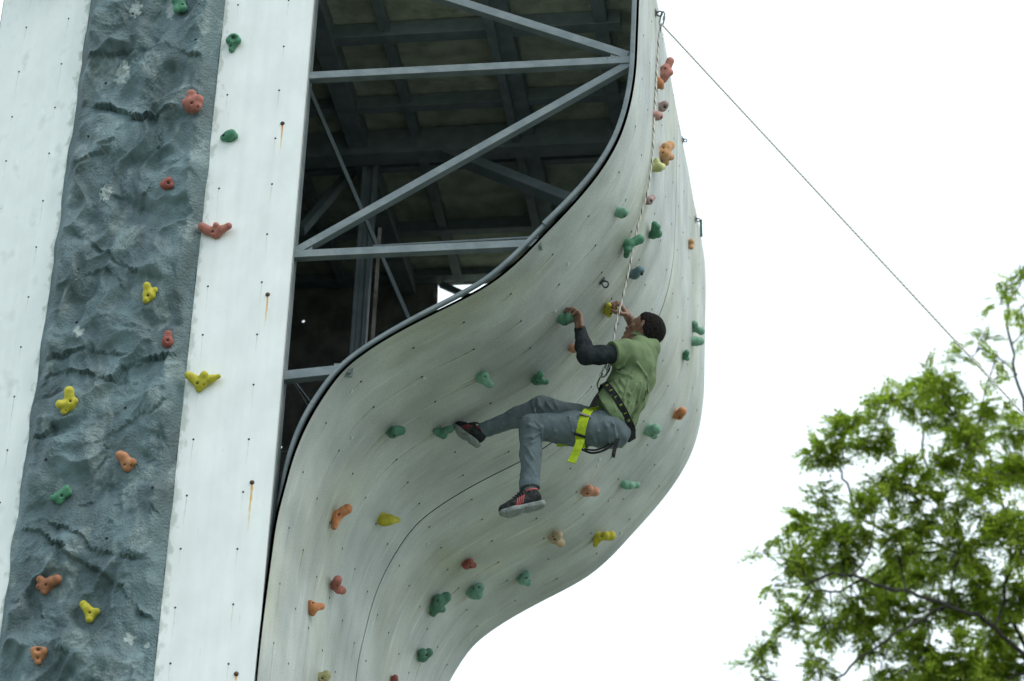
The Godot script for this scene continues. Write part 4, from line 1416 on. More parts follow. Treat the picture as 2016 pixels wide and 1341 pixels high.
	var folds := [[[1024, 848], [1040, 836], [1062, 846], 0.9], [[1030, 862], [1048, 862], [1064, 852], 1.0], [[1052, 826], [1066, 842], [1068, 866], 1.0], [[1064, 824], [1078, 846], [1082, 872], 0.9], [[1078, 822], [1094, 850], [1096, 874], 0.7], [[1034, 880], [1046, 872], [1060, 866], 0.8], [[1026, 890], [1042, 915], [1056, 935], 0.8], [[1034, 876], [1048, 900], [1058, 915], 0.8], [[1022, 925], [1036, 945], [1050, 954], 0.7], [[1170, 815], [1178, 850], [1184, 878], 0.9], [[1180, 808], [1194, 840], [1200, 872], 0.9], [[1190, 806], [1208, 836], [1214, 862], 0.8], [[1160, 850], [1172, 870], [1178, 884], 0.8], [[1120, 820], [1128, 850], [1126, 872], 0.6], [[1058, 784], [1062, 800], [1074, 812], 0.9], [[1072, 780], [1078, 796], [1088, 808], 0.9], [[1088, 786], [1096, 800], [1100, 808], 0.8], [[1046, 792], [1052, 806], [1056, 818], 0.8], [[1000, 812], [1020, 822], [1040, 822], 0.6], [[980, 836], [1005, 836], [1020, 828], 0.6], [[968, 834], [984, 842], [990, 848], 0.6]]
	for f in folds:
		var q := []
		for i in 3:
			var p := EYE + ray(f[i][0], f[i][1]) * 11.0
			var dn := ray(f[i][0], f[i][1]).normalized()
			var ok := false
			for j in 90:
				var d := field(p, leg_core, 0.05)
				if d < 0.002:
					ok = true
					break
				p += dn * d
				if (p - EYE).length() > 15.5: break
			if ok: q.append(p + dn * 0.003)
		if q.size() == 3:
			b.append([q[0], q[1], 0.004 * f[3], 0.0085 * f[3], 0.008])
			b.append([q[1], q[2], 0.0085 * f[3], 0.003, 0.008])
	var trn := func(p: Vector3, d: float) -> float:
		d += sn.get_noise_3d(p.x * 1.2, p.y * 0.8 + p.x * 0.6, p.z) * 0.006
		d = maxf(d, (ankL - Vector3(0, 0.002, 0) - p).y + (p.x - ankL.x) * 0.12) if p.y < ankL.y + 0.1 and p.x > ankL.x - 0.1 and p.x < ankL.x + 0.15 else d
		if p.x < ankR.x + 0.08 and p.y > ankL.y + 0.15: d = maxf(d, (p - ankR).dot((ankR - kneeR).normalized()))
		return d
	part("trousers", blob(b, 0.026, 0.0058, trn), M.trousers, T)
	# ---- black arm sleeves
	var slf := func(p: Vector3, d: float) -> float: return d + sn.get_noise_3d(p.x * 2.6, p.y * 2.6, p.z * 2.6) * 0.0035
	b = []
	chain(b, [shL.lerp(elL, 0.3), shL.lerp(elL, 0.7), elL, elL.lerp(wrL, 0.35), wrL.lerp(elL, 0.06)], [0.052, 0.05, 0.045, 0.044, 0.031])
	part("arm_sleeve", blob(b, 0.02, 0.006, slf), M.sleeve, T)
	b = []
	chain(b, [shR.lerp(elR, 0.4), elR, elR.lerp(wrR, 0.4), wrR.lerp(elR, 0.22)], [0.048, 0.044, 0.042, 0.033])
	part("arm_sleeve", blob(b, 0.02, 0.006, slf), M.sleeve, T)
	# ---- socks and shoes
	var heelL := at(1052, 987, -0.8)
	var toeL := at(991, 1001, -0.755)
	part("sock", blob([[ankL + Vector3(0, 0.03, 0), at(1045, 978, -0.8), 0.037, 0.037]], 0.01, 0.005), M.sock, T)
	part("sock", blob([[ankR.lerp(kneeR, 0.1), at(936, 853, -1.12), 0.035, 0.036]], 0.01, 0.005), M.sock, T)
	make_shoe(T, heelL, toeL, Vector3(0.02, 1, 0.0), at(1044, 972, -0.8), Vector3(0, 0, 1), M.red)
	var heelR := at(938, 861, -1.12)
	var toeR := at(905, 838, -1.14)
	make_shoe(T, heelR, toeR, (ankR - heelR).normalized(), at(944, 851, -1.12), Vector3(0, 0, 1), M.darkred)
	make_harness(T, shirt_core, leg_core, zm, hipL, kneeL, hipR, kneeR)

func make_shoe(T: Node3D, heel: Vector3, toe: Vector3, up0: Vector3, ankle: Vector3, side0: Vector3, trim: Material) -> void:
	var fw := (toe - heel).normalized()
	var up := (up0 - fw * up0.dot(fw)).normalized()
	var sd := up.cross(fw).normalized()
	if sd.dot(side0) < 0: sd = -sd
	var L := (toe - heel).length()
	var X := func(f: float, u: float, l: float) -> Vector3: return heel + fw * L * f + up * u + sd * l
	var b := []
	for s in [-1.0, 1.0]:
		chain(b, [X.call(-0.03, 0.012, 0.007 * s), X.call(0.35, 0.006, 0.008 * s), X.call(0.72, -0.004, 0.016 * s), X.call(1.0, -0.008, 0.01 * s)], [0.034, 0.033, 0.031, 0.026])
	chain(b, [X.call(0.7, 0.004, 0), X.call(0.3, 0.036, 0), ankle], [0.028, 0.03, 0.036])
	b.append([X.call(-0.08, 0.03, 0), X.call(-0.05, 0.055, 0), 0.026, 0.022])
	var flat := func(p: Vector3, d: float) -> float:
		d = maxf(d, -(p - heel).dot(up) - 0.022)
		return maxf(d, (p - ankle).dot((up * 0.9 - fw * 0.1).normalized()) - 0.012)
	var sh := part("shoe", blob(b, 0.014, 0.0048, flat), M.shoe, T)
	var upper := b.duplicate()
	b = []
	for s in [-1.0, 1.0]:
		chain(b, [X.call(-0.1, -0.02, 0.01 * s), X.call(0.2, -0.022, 0.008 * s), X.call(0.45, -0.021, 0.008 * s), X.call(0.75, -0.025, 0.017 * s), X.call(1.02, -0.018, 0.01 * s)], [0.034, 0.034, 0.033, 0.034, 0.026])
	var sole := func(p: Vector3, d: float) -> float:
		var h: float = (p - heel).dot(up)
		var f: float = (p - heel).dot(fw) / L
		var groove := 0.0006 * sin(f * 70.0)
		var lo := -0.043 + 0.012 * smoothstep(0.9, 1.15, f) + (0.006 if f > 0.3 and f < 0.45 else 0.0)
		return maxf(maxf(d, h + 0.018 - 0.004 * smoothstep(0.85, 1.1, f)), lo - h + groove)
	part("sole", blob(b, 0.014, 0.0048, sole), M.sole, sh)
	# red side stripes, following the upper
	for i in 4:
		var pts := PackedVector3Array()
		var outs := PackedVector3Array()
		for j in 6:
			var t := j / 5.0
			var c: Vector3 = X.call(0.44 + 0.075 * i - 0.14 * t, -0.012 + 0.046 * t - 0.004 * i, 0.0)
			var r := 0.08
			for k in 40:
				var f := field(c + sd * r, upper, 0.014)
				if f < 0.001: break
				r -= maxf(f * 0.8, 0.001)
				if r < 0.004: break
			pts.append(c + sd * (r + 0.0005))
			outs.append(sd + up * 0.4)
		part("stripe", ribbon(pts, outs, 0.005, 0.002, false), trim, sh)
	for i in 4:
		var c: Vector3 = X.call(0.34 + 0.085 * i, 0.0, 0.0)
		var pts := PackedVector3Array()
		for j in 7:
			var an := lerpf(-0.9, 0.9, j / 6.0)
			var d := up * cos(an) + sd * sin(an)
			var r := 0.12
			for k in 50:
				var f := field(c + d * r, upper, 0.014)
				if f < 0.001: break
				r -= maxf(f * 0.8, 0.001)
				if r < 0.01: break
			pts.append(c + d * (r + 0.002) + fw * 0.006 * sin(j * 2.0))
		part("lace", tube_mesh(pts, 0.003, -1.0, 6), M.sleeve, sh)
	var cp := loop_on([[ankle - up * 0.02, ankle + up * 0.02, 0.04, 0.04]], 0.01, ankle + up * 0.006, fw, sd, 0.0, 20, 0.12)
	part("collar", ribbon(cp[0], cp[1], 0.006, 0.004, true), trim, sh)

func make_harness(T: Node3D, shirt: Array, legs: Array, zm: float, hipL: Vector3, kneeL: Vector3, hipR: Vector3, kneeR: Vector3) -> void:
	var Hn := Node3D.new()
	Hn.name = "harness"
	T.add_child(Hn)
	var all := shirt + legs
	# waist belt
	var f0 := at(1186, 767, zm)
	var f1 := at(1237, 841, zm)
	var c := (f0 + f1) * 0.5
	var e1 := (f1 - f0).normalized()
	var bl := loop_on(all, 0.03, c, e1, Vector3(0, 0, 1), 0.008, 64)
	part("belt", ribbon(bl[0], bl[1], 0.037, 0.006, true), M.web, Hn)
	# its lettering, one word along the near side
	var txt := "EDELRID"
	var order := []
	for i in bl[0].size():
		if bl[1][i].z > 0.4: order.append(i)
	order.sort_custom(func(a, b2): return bl[0][a].x < bl[0][b2].x)
	var acc := [0.0]
	for i in range(1, order.size()): acc.append(acc[i - 1] + (bl[0][order[i]] - bl[0][order[i - 1]]).length())
	var total: float = acc[acc.size() - 1]
	var bn := e1.cross(Vector3(0, 0, 1)).normalized()
	if bn.y < 0: bn = -bn
	var font := SystemFont.new()
	font.font_names = PackedStringArray(["Droid Sans"])
	font.font_weight = 700
	var place := func(s: float) -> Array:
		for i in range(1, order.size()):
			if acc[i] >= s:
				var t: float = (s - acc[i - 1]) / maxf(acc[i] - acc[i - 1], 1e-5)
				return [bl[0][order[i - 1]].lerp(bl[0][order[i]], t), bl[1][order[i - 1]].lerp(bl[1][order[i]], t).normalized(), (bl[0][order[i]] - bl[0][order[i - 1]]).normalized()]
		return [bl[0][order[-1]], bl[1][order[-1]], e1]
	for i in txt.length():
		var q: Array = place.call(total * (0.31 + 0.105 * i))
		var tm := TextMesh.new()
		tm.text = txt[i]
		tm.font = font
		tm.font_size = 22
		tm.pixel_size = 0.001
		tm.depth = 0.002
		var o := part("letter", tm, M.letter, Hn)
		var xx: Vector3 = q[2]
		var zz: Vector3 = (q[1] - xx * q[1].dot(xx)).normalized()
		var yy := zz.cross(xx).normalized()
		if yy.y < 0:
			yy = -yy
			xx = -xx
		o.transform = Transform3D(Basis(xx, yy, zz), q[0] + zz * 0.0075 + o.position)
	# a small pale emblem before the word
	var q0: Array = place.call(total * 0.13)
	for k in 3:
		var an := TAU * k / 3.0 + 0.5
		var yy: Vector3 = q0[1].cross(q0[2]).normalized()
		var bb := begin()
		disc(bb, q0[0] + q0[1] * 0.0065 + (q0[2] * cos(an) + yy * sin(an)) * 0.0055, q0[1], 0.0035, 0.001, 8)
		part("emblem", bb.commit(), M.pale, Hn)
	# leg loops
	var fz := Vector3(0, 0, 1)
	for s in 2:
		var hip := hipL if s == 0 else hipR
		var knee := kneeL if s == 0 else kneeR
		var ax := (knee - hip).normalized()
		var cc := hip.lerp(knee, 0.27) if s == 0 else hip.lerp(knee, 0.3)
		var tilt := (ax + Vector3(0, 0.32, 0)).normalized()
		var u1 := tilt.cross(fz).normalized()
		var ll := loop_on(legs, 0.03, cc, u1, fz, 0.004, 48, 0.22)
		var lp := part("leg_loop", ribbon(ll[0], ll[1], 0.05, 0.005, true), M.lime, Hn)
		if s == 0:
			# buckle bar and keeper where the loop crosses the outside of the thigh
			for q in [[1158, 816, M.metal, 0.064, 0.014], [1146, 860, M.web, 0.062, 0.014]]:
				var best := 0
				var bd := 1e9
				var target := at(q[0], q[1], -0.76)
				for i in ll[0].size():
					var dd: float = (ll[0][i] - target).length()
					if dd < bd:
						bd = dd
						best = i
				var p: Vector3 = ll[0][best]
				var o: Vector3 = ll[1][best]
				part("buckle", bar_mesh(p - tilt * q[3] * 0.5 + o * 0.009, p + tilt * q[3] * 0.5 + o * 0.009, o, 0.009, q[4], 0.003), q[2], lp)
			# free end of the webbing
			var tz := -0.775
			var tail := smooth_line([at(1143, 866, tz + 0.012), at(1138, 882, tz + 0.018), at(1132, 896, tz + 0.014), at(1126, 909, tz + 0.02)], 5)
			var to := PackedVector3Array()
			for i in tail.size(): to.append(Vector3(-0.25, 0.1, 1))
			part("webbing_tail", ribbon(tail, to, 0.046, 0.004, false), M.lime, lp)
			part("tail_stop", bar_mesh(at(1118, 907, tz + 0.024), at(1134, 911, tz + 0.024), fz, 0.008, 0.012, 0.002), M.lime, lp)
		else:
			var tail := smooth_line([at(1135, 874, -1.04), at(1118, 873, -1.03), at(1096, 874, -1.02)], 5)
			var to := PackedVector3Array()
			for i in tail.size(): to.append(Vector3(0.0, -0.7, 0.7))
			part("webbing_tail", ribbon(tail, to, 0.03, 0.004, false), M.lime, lp)
	# riser straps from the tie-in point to the loops
	for q in [[[1186, 768, zm + 0.03], [1176, 782, -0.84], [1166, 802, -0.80], 0.034], [[1186, 768, zm - 0.03], [1178, 786, -1.1], [1168, 806, -1.1], 0.034]]:
		var pts := smooth_line([at(q[0][0], q[0][1], q[0][2]), at(q[1][0], q[1][1], q[1][2]), at(q[2][0], q[2][1], q[2][2])], 6)
		var to := PackedVector3Array()
		for i in pts.size(): to.append(Vector3(-0.35, 0.25, 0.8))
		part("strap", ribbon(pts, to, q[3], 0.005, false), M.web, Hn)
	# padded front of the belt
	part("tie_in_pad", blob([[at(1186, 768, zm + 0.05), at(1193, 779, zm + 0.09), 0.022, 0.022], [at(1186, 768, zm - 0.04), at(1186, 768, zm + 0.05), 0.02, 0.02]], 0.01, 0.006), M.web, Hn)
	# elastic straps under the seat and a hanging end
	for q in [[[[1144, 884, -0.8], [1166, 892, -0.82], [1194, 884, -0.86], [1214, 864, -0.9], [1226, 846, -0.92]], 0.012], [[[1150, 884, -0.82], [1172, 886, -0.84], [1196, 876, -0.88], [1222, 850, -0.92]], 0.01], [[[1219, 852, -0.88], [1214, 870, -0.87], [1209, 888, -0.865], [1207, 901, -0.865]], 0.02]]:
		var raw := []
		for p in q[0]: raw.append(at(p[0], p[1], p[2]))
		var pts := smooth_line(raw, 6)
		var to := PackedVector3Array()
		for i in pts.size(): to.append(Vector3(0.3, -0.5, 0.8))
		part("strap", ribbon(pts, to, q[1], 0.004, false), M.web, Hn)
	part("buckle", bar_mesh(at(1226, 852, -0.99), at(1243, 846, -0.99), Vector3(0, 1, 0), 0.024, 0.05, 0.004), M.web, Hn)
	# tie-in cord
	part("cord", tube_mesh(smooth_line([at(1181, 771, zm + 0.02), at(1176, 758, zm + 0.03), at(1181, 744, zm + 0.04), at(1187, 735, zm + 0.05)], 6), 0.0045, -1.0, 6), M.cord, Hn)

# ---------------------------------------------------------------- rope and its gear
func rope_texture(a: Array, b: Array) -> ImageTexture:
	# twisted sheath: dark flecks spiralling round a pale rope
	var im := Image.create(32, 64, false, Image.FORMAT_RGB8)
	for y in 64:
		for x in 32:
			var t := fposmod((x / 32.0) + (y / 64.0), 1.0)
			var c: Array = b if t < 0.16 or (t > 0.52 and t < 0.58) else a
			var br := 0.9 + 0.1 * sin(x * 1.6) * sin(y * 1.2)
			im.set_pixel(x, y, Color(c[0] * br, c[1] * br, c[2] * br))
	im.generate_mipmaps()
	return ImageTexture.create_from_image(im)

func make_ropes() -> void:
	var anchor_eye := make_hanger(1290, 26, "steel eye at the upper end of the rope, on the overhang's rim", 0.6)
	make_hanger(1185, 553, "lone steel eye on the bare panel above the climber's hands", 0.75)
	make_hanger(1343, 276, "small steel eye on the far rim, upper one of two", 0.4)
	var far_eye := make_hanger(1368, 432, "steel eye on the far rim with a hanging sling", 0.45)
	var sl := thing("quickdraw_sling", far_eye, "dark green sling hanging from the steel eye on the far rim", "sling")
	var pts := PackedVector3Array([far_eye, far_eye + Vector3(0, -0.05, 0), far_eye + Vector3(0.002, -0.13, 0)])
	part("webbing", ribbon(pts, PackedVector3Array([Vector3(0, 0, 1), Vector3(0, 0, 1), Vector3(0, 0, 1)]), 0.016, 0.006, false), M.sling, sl)
	# top carabiner
	var lowp := deep(1302, 47, -(view.inverse() * (anchor_eye - EYE)).z)
	var cb := thing("carabiner", anchor_eye, "dark steel carabiner carrying the rope at the upper anchor", "carabiner")
	var ax := (lowp - anchor_eye)
	make_carabiner(cb, anchor_eye - ax * 0.15, lowp + ax * 0.12, Vector3(0.6, 0.3, 0.7), 0.035)
	# the rope: up from the climber along the wall to the carabiner, then out and down to the ground
	var line := [lowp]
	for q in [[1297, 75], [1294, 120], [1291.5, 170], [1289, 220], [1286.5, 270], [1284, 313], [1279, 350]]:
		var w := on_wall(q[0], q[1])
		var zt := lerpf(lowp.z, -0.84, (q[1] - 47.0) / 300.0)
		if w.size(): line.append(at(q[0], q[1], maxf(w[0].z + 0.05, zt)))
	var z0: float = line[line.size() - 1].z
	for q in [[1273, 385], [1257, 438], [1246, 492], [1235, 546], [1227, 580], [1221, 604], [1213, 637], [1207.5, 672], [1199, 711], [1195, 728]]:
		line.append(at(q[0], q[1], lerpf(z0, -0.93, (q[1] - 350.0) / 378.0)))
	var R := thing("climbing_rope", line[line.size() - 1], "white flecked rope from the climber over the anchor and off to the side", "rope")
	var rm := mat(Color.WHITE, 0.85)
	rm.albedo_texture = rope_texture([0.9, 0.89, 0.86], [0.34, 0.33, 0.33])
	part("tight_strand", tube_mesh(smooth_line(line, 4), 0.0062, -1.0, 10, 10.0), rm, R)
	var far_d := ray(1305 + 711.0 * 3.9, 47 + 767.0 * 3.9)
	var endp := EYE + far_d * (8.0 / Vector2(far_d.x, far_d.z).length())
	var lead := []
	for i in 25: lead.append(lowp.lerp(endp, i / 24.0))
	part("slack_strand", tube_mesh(PackedVector3Array(lead), 0.0052, -1.0, 10, 30.0), rm, R)
	# locking carabiner and knot at the harness
	var c0 := at(1197, 716, -0.93)
	var c1 := at(1186, 742, -0.93)
	var lc := thing("carabiner", c0, "shiny locking carabiner joining the rope to the climber's harness", "carabiner")
	make_carabiner(lc, c0, c1, Vector3(0.7, 0.2, 0.4), 0.045)
	part("rope_thimble", tube_mesh(PackedVector3Array([at(1200, 706, -0.925), at(1194, 727, -0.925)]), 0.011, 0.008, 8), M.chrome, lc)

# ---------------------------------------------------------------- tree
func leaf_mesh() -> ArrayMesh:
	# a pinnate leaf 24 cm long that droops, with pairs of narrow folded leaflets
	var st := begin()
	var r := RandomNumberGenerator.new()
	r.seed = 3
	var spine := func(t: float) -> Vector3: return Vector3(0.01 * sin(t * 5.0), 0.03 * sin(t * 2.0) - 0.06 * t * t, 0.2 * t)
	for i in 7:
		var t := 0.2 + 0.8 * i / 6.0
		var c: Vector3 = spine.call(t)
		for s in ([-1.0, 1.0] if i < 6 else [0.0]):
			var L := (0.064 - 0.025 * absf(t - 0.5)) * r.randf_range(0.8, 1.15)
			var dirn := Vector3(s * 0.9, -0.15 + r.randf_range(-0.3, 0.25), 0.4 + (0.6 if s == 0.0 else 0.0)).normalized()
			var sd := dirn.cross(Vector3.UP.lerp(Vector3(r.randf_range(-1, 1), 0, r.randf_range(-1, 1)), 0.3)).normalized() * L * 0.24
			var n := sd.cross(dirn).normalized()
			if n.y < 0: n = -n
			var m0 := c + dirn * L * 0.3
			var m1 := c + dirn * L * 0.65
			var tip := c + dirn * L + Vector3(0, -0.008, 0)
			for q in [1.0, -1.0]:
				for tri in [[c, m0 + sd * q + n * 0.004, m0], [m0, m0 + sd * q + n * 0.004, m1 + sd * q * 0.75 + n * 0.003], [m0, m1 + sd * q * 0.75 + n * 0.003, m1], [m1, m1 + sd * q * 0.75 + n * 0.003, tip]]:
					for p in tri:
						st.set_normal((n - sd.normalized() * q * 0.25).normalized())
						st.add_vertex(p)
	for i in 4:
		var a: Vector3 = spine.call(i / 4.0)
		var b: Vector3 = spine.call((i + 1) / 4.0)
		for p in [a, b, a + Vector3(0.0022, 0, 0), b, b + Vector3(0.0022, 0, 0), a + Vector3(0.0022, 0, 0)]:
			st.set_normal(Vector3.UP)
			st.add_vertex(p)
	return st.commit()

func make_tree() -> void:
	rng.seed = 2024
	var D := 21.5
	var base := deep(2130, 1500, D)
	var T := thing("tree", Vector3(base.x, 0, base.z), "leafy green tree with feathery leaves beside the climbing tower", "tree")
	var limbs := [
		[[2130, 1500, 0], [2045, 1340, -0.3], [1960, 1235, -0.6], [1870, 1190, -0.8], [1760, 1160, -0.9], [1660, 1128, -0.8], [1585, 1152, -0.8]],
		[[2045, 1340, -0.3], [1950, 1150, 0.1], [1860, 1080, 0.2], [1760, 1055, 0.3], [1690, 1010, 0.3], [1666, 955, 0.3], [1640, 900, 0.2]],
		[[1950, 1150, 0.1], [1890, 1060, 0.5], [1850, 1000, 0.7], [1822, 900, 0.8], [1815, 790, 0.8]],
		[[2130, 1500, 0], [2085, 1150, 0.4], [2035, 880, 0.6], [2002, 740, 0.6], [1986, 640, 0.5], [1980, 550, 0.5]],
		[[1870, 1190, -0.8], [1780, 1238, -1.0], [1700, 1290, -1.1], [1640, 1345, -1.1]],
		[[1960, 1235, -0.6], [1990, 1080, -0.2], [1962, 950, 0.0], [1930, 850, 0.2]],
		[[1860, 1080, 0.2], [1770, 1100, 0.0], [1690, 1150, -0.1], [1600, 1165, -0.2], [1550, 1110, -0.2]],
		[[2130, 1500, 0], [2000, 1420, -0.9], [1850, 1380, -1.2], [1650, 1380, -1.3], [1500, 1330, -1.2]],
		[[2002, 740, 0.6], [1960, 700, 0.5], [1930, 690, 0.4]],
	]
	var thick := [0.025, 0.019, 0.016, 0.02, 0.013, 0.016, 0.013, 0.022, 0.008]
	var skel := []
	var wood := begin()
	var trunk_pts := smooth_line([Vector3(base.x + 0.15, 0, base.z), Vector3(base.x - 0.1, 2.2, base.z + 0.1), Vector3(base.x + 0.1, 4.5, base.z), base], 6)
	var rr := PackedFloat32Array()
	for i in trunk_pts.size(): rr.append(lerpf(0.24, 0.11, float(i) / (trunk_pts.size() - 1)) + (0.12 if i == 0 else 0.0))
	tube(wood, trunk_pts, rr, 12, 1.0)
	part("trunk", wood.commit(), M.bark, T)
	wood = begin()
	for li in limbs.size():
		var raw := []
		for q in limbs[li]: raw.append(deep(q[0], q[1], D + q[2]))
		var pts := smooth_line(raw, 5)
		rr = PackedFloat32Array()
		for i in pts.size():
			var t := float(i) / (pts.size() - 1)
			pts[i] += Vector3(rng.randf_range(-1, 1), rng.randf_range(-1, 1), rng.randf_range(-1, 1)) * 0.02
			rr.append(lerpf(thick[li], 0.009, t))
			skel.append([pts[i], rr[i]])
		tube(wood, pts, rr, 7, 1.0)
	var cl := [[2008, 524, 15], [1972, 600, 17], [1998, 566, 14], [2012, 606, 14], [1946, 664, 10], [1962, 700, 8], [1893, 713, 10], [2013, 655, 10],
		[1845, 765, 52], [1790, 795, 40], [1745, 795, 24], [1880, 830, 56], [1898, 880, 52], [1960, 805, 30], [1992, 850, 30], [1748, 862, 26], [1664, 862, 40], [1608, 906, 36], [1692, 885, 22], [1620, 975, 22], [1832, 920, 44], [1780, 940, 48], [1738, 960, 30], [1722, 1012, 42], [1650, 1050, 52], [1600, 1032, 34], [1560, 1102, 38], [1500, 1085, 15], [1527, 1155, 12], [1602, 1116, 38], [1682, 1100, 40], [1762, 1062, 50], [1842, 1012, 46], [1902, 960, 50], [1962, 920, 48], [2004, 930, 40], [1952, 1012, 56], [2004, 1060, 58], [1892, 1070, 58], [1822, 1130, 58], [1742, 1142, 50], [1692, 1192, 46], [1590, 1180, 24], [1560, 1236, 28], [1632, 1240, 30], [1618, 1302, 32], [1702, 1262, 42], [1772, 1222, 58], [1852, 1202, 62], [1932, 1152, 62], [2002, 1182, 60], [1962, 1252, 68], [1882, 1292, 68], [1802, 1312, 60], [1742, 1332, 42], [1476, 1305, 30], [2002, 1322, 70], [1850, 1345, 60], [1940, 1340, 60],
		[2090, 1000, 90], [2110, 1200, 110], [2075, 850, 50], [1900, 1420, 100], [2050, 1440, 120], [1750, 1420, 80], [1600, 1400, 50], [1485, 1370, 36]]
	var leaf := leaf_mesh()
	var xf: Array[Transform3D] = []
	var cols: Array[Color] = []
	for c in cl:
		var dep: float = D + rng.randf_range(-0.9, 0.9)
		if c[0] < 1720: dep = D + rng.randf_range(-0.7, 0.1)
		var ctr := deep(c[0], c[1], dep)
		var rad: float = c[2] * dep / FOCAL
		# the nearest limb feeds the clump
		var bd := 1e9
		var feed: Array = skel[0]
		for s in skel:
			var d: float = (s[0] - ctr).length() + s[0].y * 0.12
			if d < bd:
				bd = d
				feed = s
		var fp: Vector3 = feed[0]
		var bend := Vector3(rng.randf_range(-0.2, 0.2), rng.randf_range(-0.25, 0.05), rng.randf_range(-0.2, 0.2)) * minf((fp - ctr).length(), 1.0)
		var tw := smooth_line([fp, fp.lerp(ctr, 0.5) + bend * 0.6, ctr], 6)
		rr = PackedFloat32Array()
		for i in tw.size(): rr.append(lerpf(minf(feed[1] * 0.7, 0.016), 0.004, float(i) / (tw.size() - 1)))
		tube(wood, tw, rr, 6, 1.0)
		var twigs := maxi(3, int(c[2] / 5.0))
		var sparse: bool = c[2] < 18
		for k in twigs:
			var d := Vector3(rng.randfn(), rng.randfn() * 0.8, rng.randfn()).normalized()
			var tip := ctr + d * rad * rng.randf_range(0.45, 1.0)
			var root: Vector3 = tw[rng.randi_range(int(tw.size() / 2.0), tw.size() - 1)]
			var tp := smooth_line([root, root.lerp(tip, 0.5) + Vector3(0, rng.randf_range(0, 0.04), 0), tip], 3)
			rr = PackedFloat32Array()
			for i in tp.size(): rr.append(lerpf(0.0045, 0.002, float(i) / (tp.size() - 1)))
			tube(wood, tp, rr, 4, 1.0)
			var nl := (4 if sparse else int((7 + rad * 21.0) * (0.5 if c[0] > 2030 else 1.0)))
			for j in nl:
				var t := rng.randf_range(0.25, 1.0)
				var p: Vector3 = tp[mini(int(t * tp.size()), tp.size() - 1)] + Vector3(rng.randfn(), rng.randfn(), rng.randfn()) * 0.025
				var out := (d * 0.7 + Vector3(rng.randfn(), rng.randfn() * 0.6 - 0.15, rng.randfn()) * 0.75).normalized()
				var bx := Basis.looking_at(-out, Vector3.UP.lerp(Vector3(rng.randfn(), 1, rng.randfn()), 0.35).normalized())
				var sc := rng.randf_range(0.5, 0.9)
				xf.append(Transform3D(bx.scaled(Vector3.ONE * sc), p - T.position))
				var young := rng.randf()
				var g := Color(0.42, 0.6, 0.06).lerp(Color(0.74, 0.88, 0.16), young)
				cols.append(g)
	part("limb", wood.commit(), M.bark, T)
	var mm := MultiMesh.new()
	mm.transform_format = MultiMesh.TRANSFORM_3D
	mm.use_colors = true
	mm.mesh = leaf
	mm.instance_count = xf.size()
	for i in xf.size():
		mm.set_instance_transform(i, xf[i])
		mm.set_instance_color(i, cols[i])
	var cr := MultiMeshInstance3D.new()
	cr.name = "crown"
	cr.multimesh = mm
	cr.material_override = M.leaf
	T.add_child(cr)
	cr.set_meta("kind", "stuff")
	print("leaves ", xf.size())

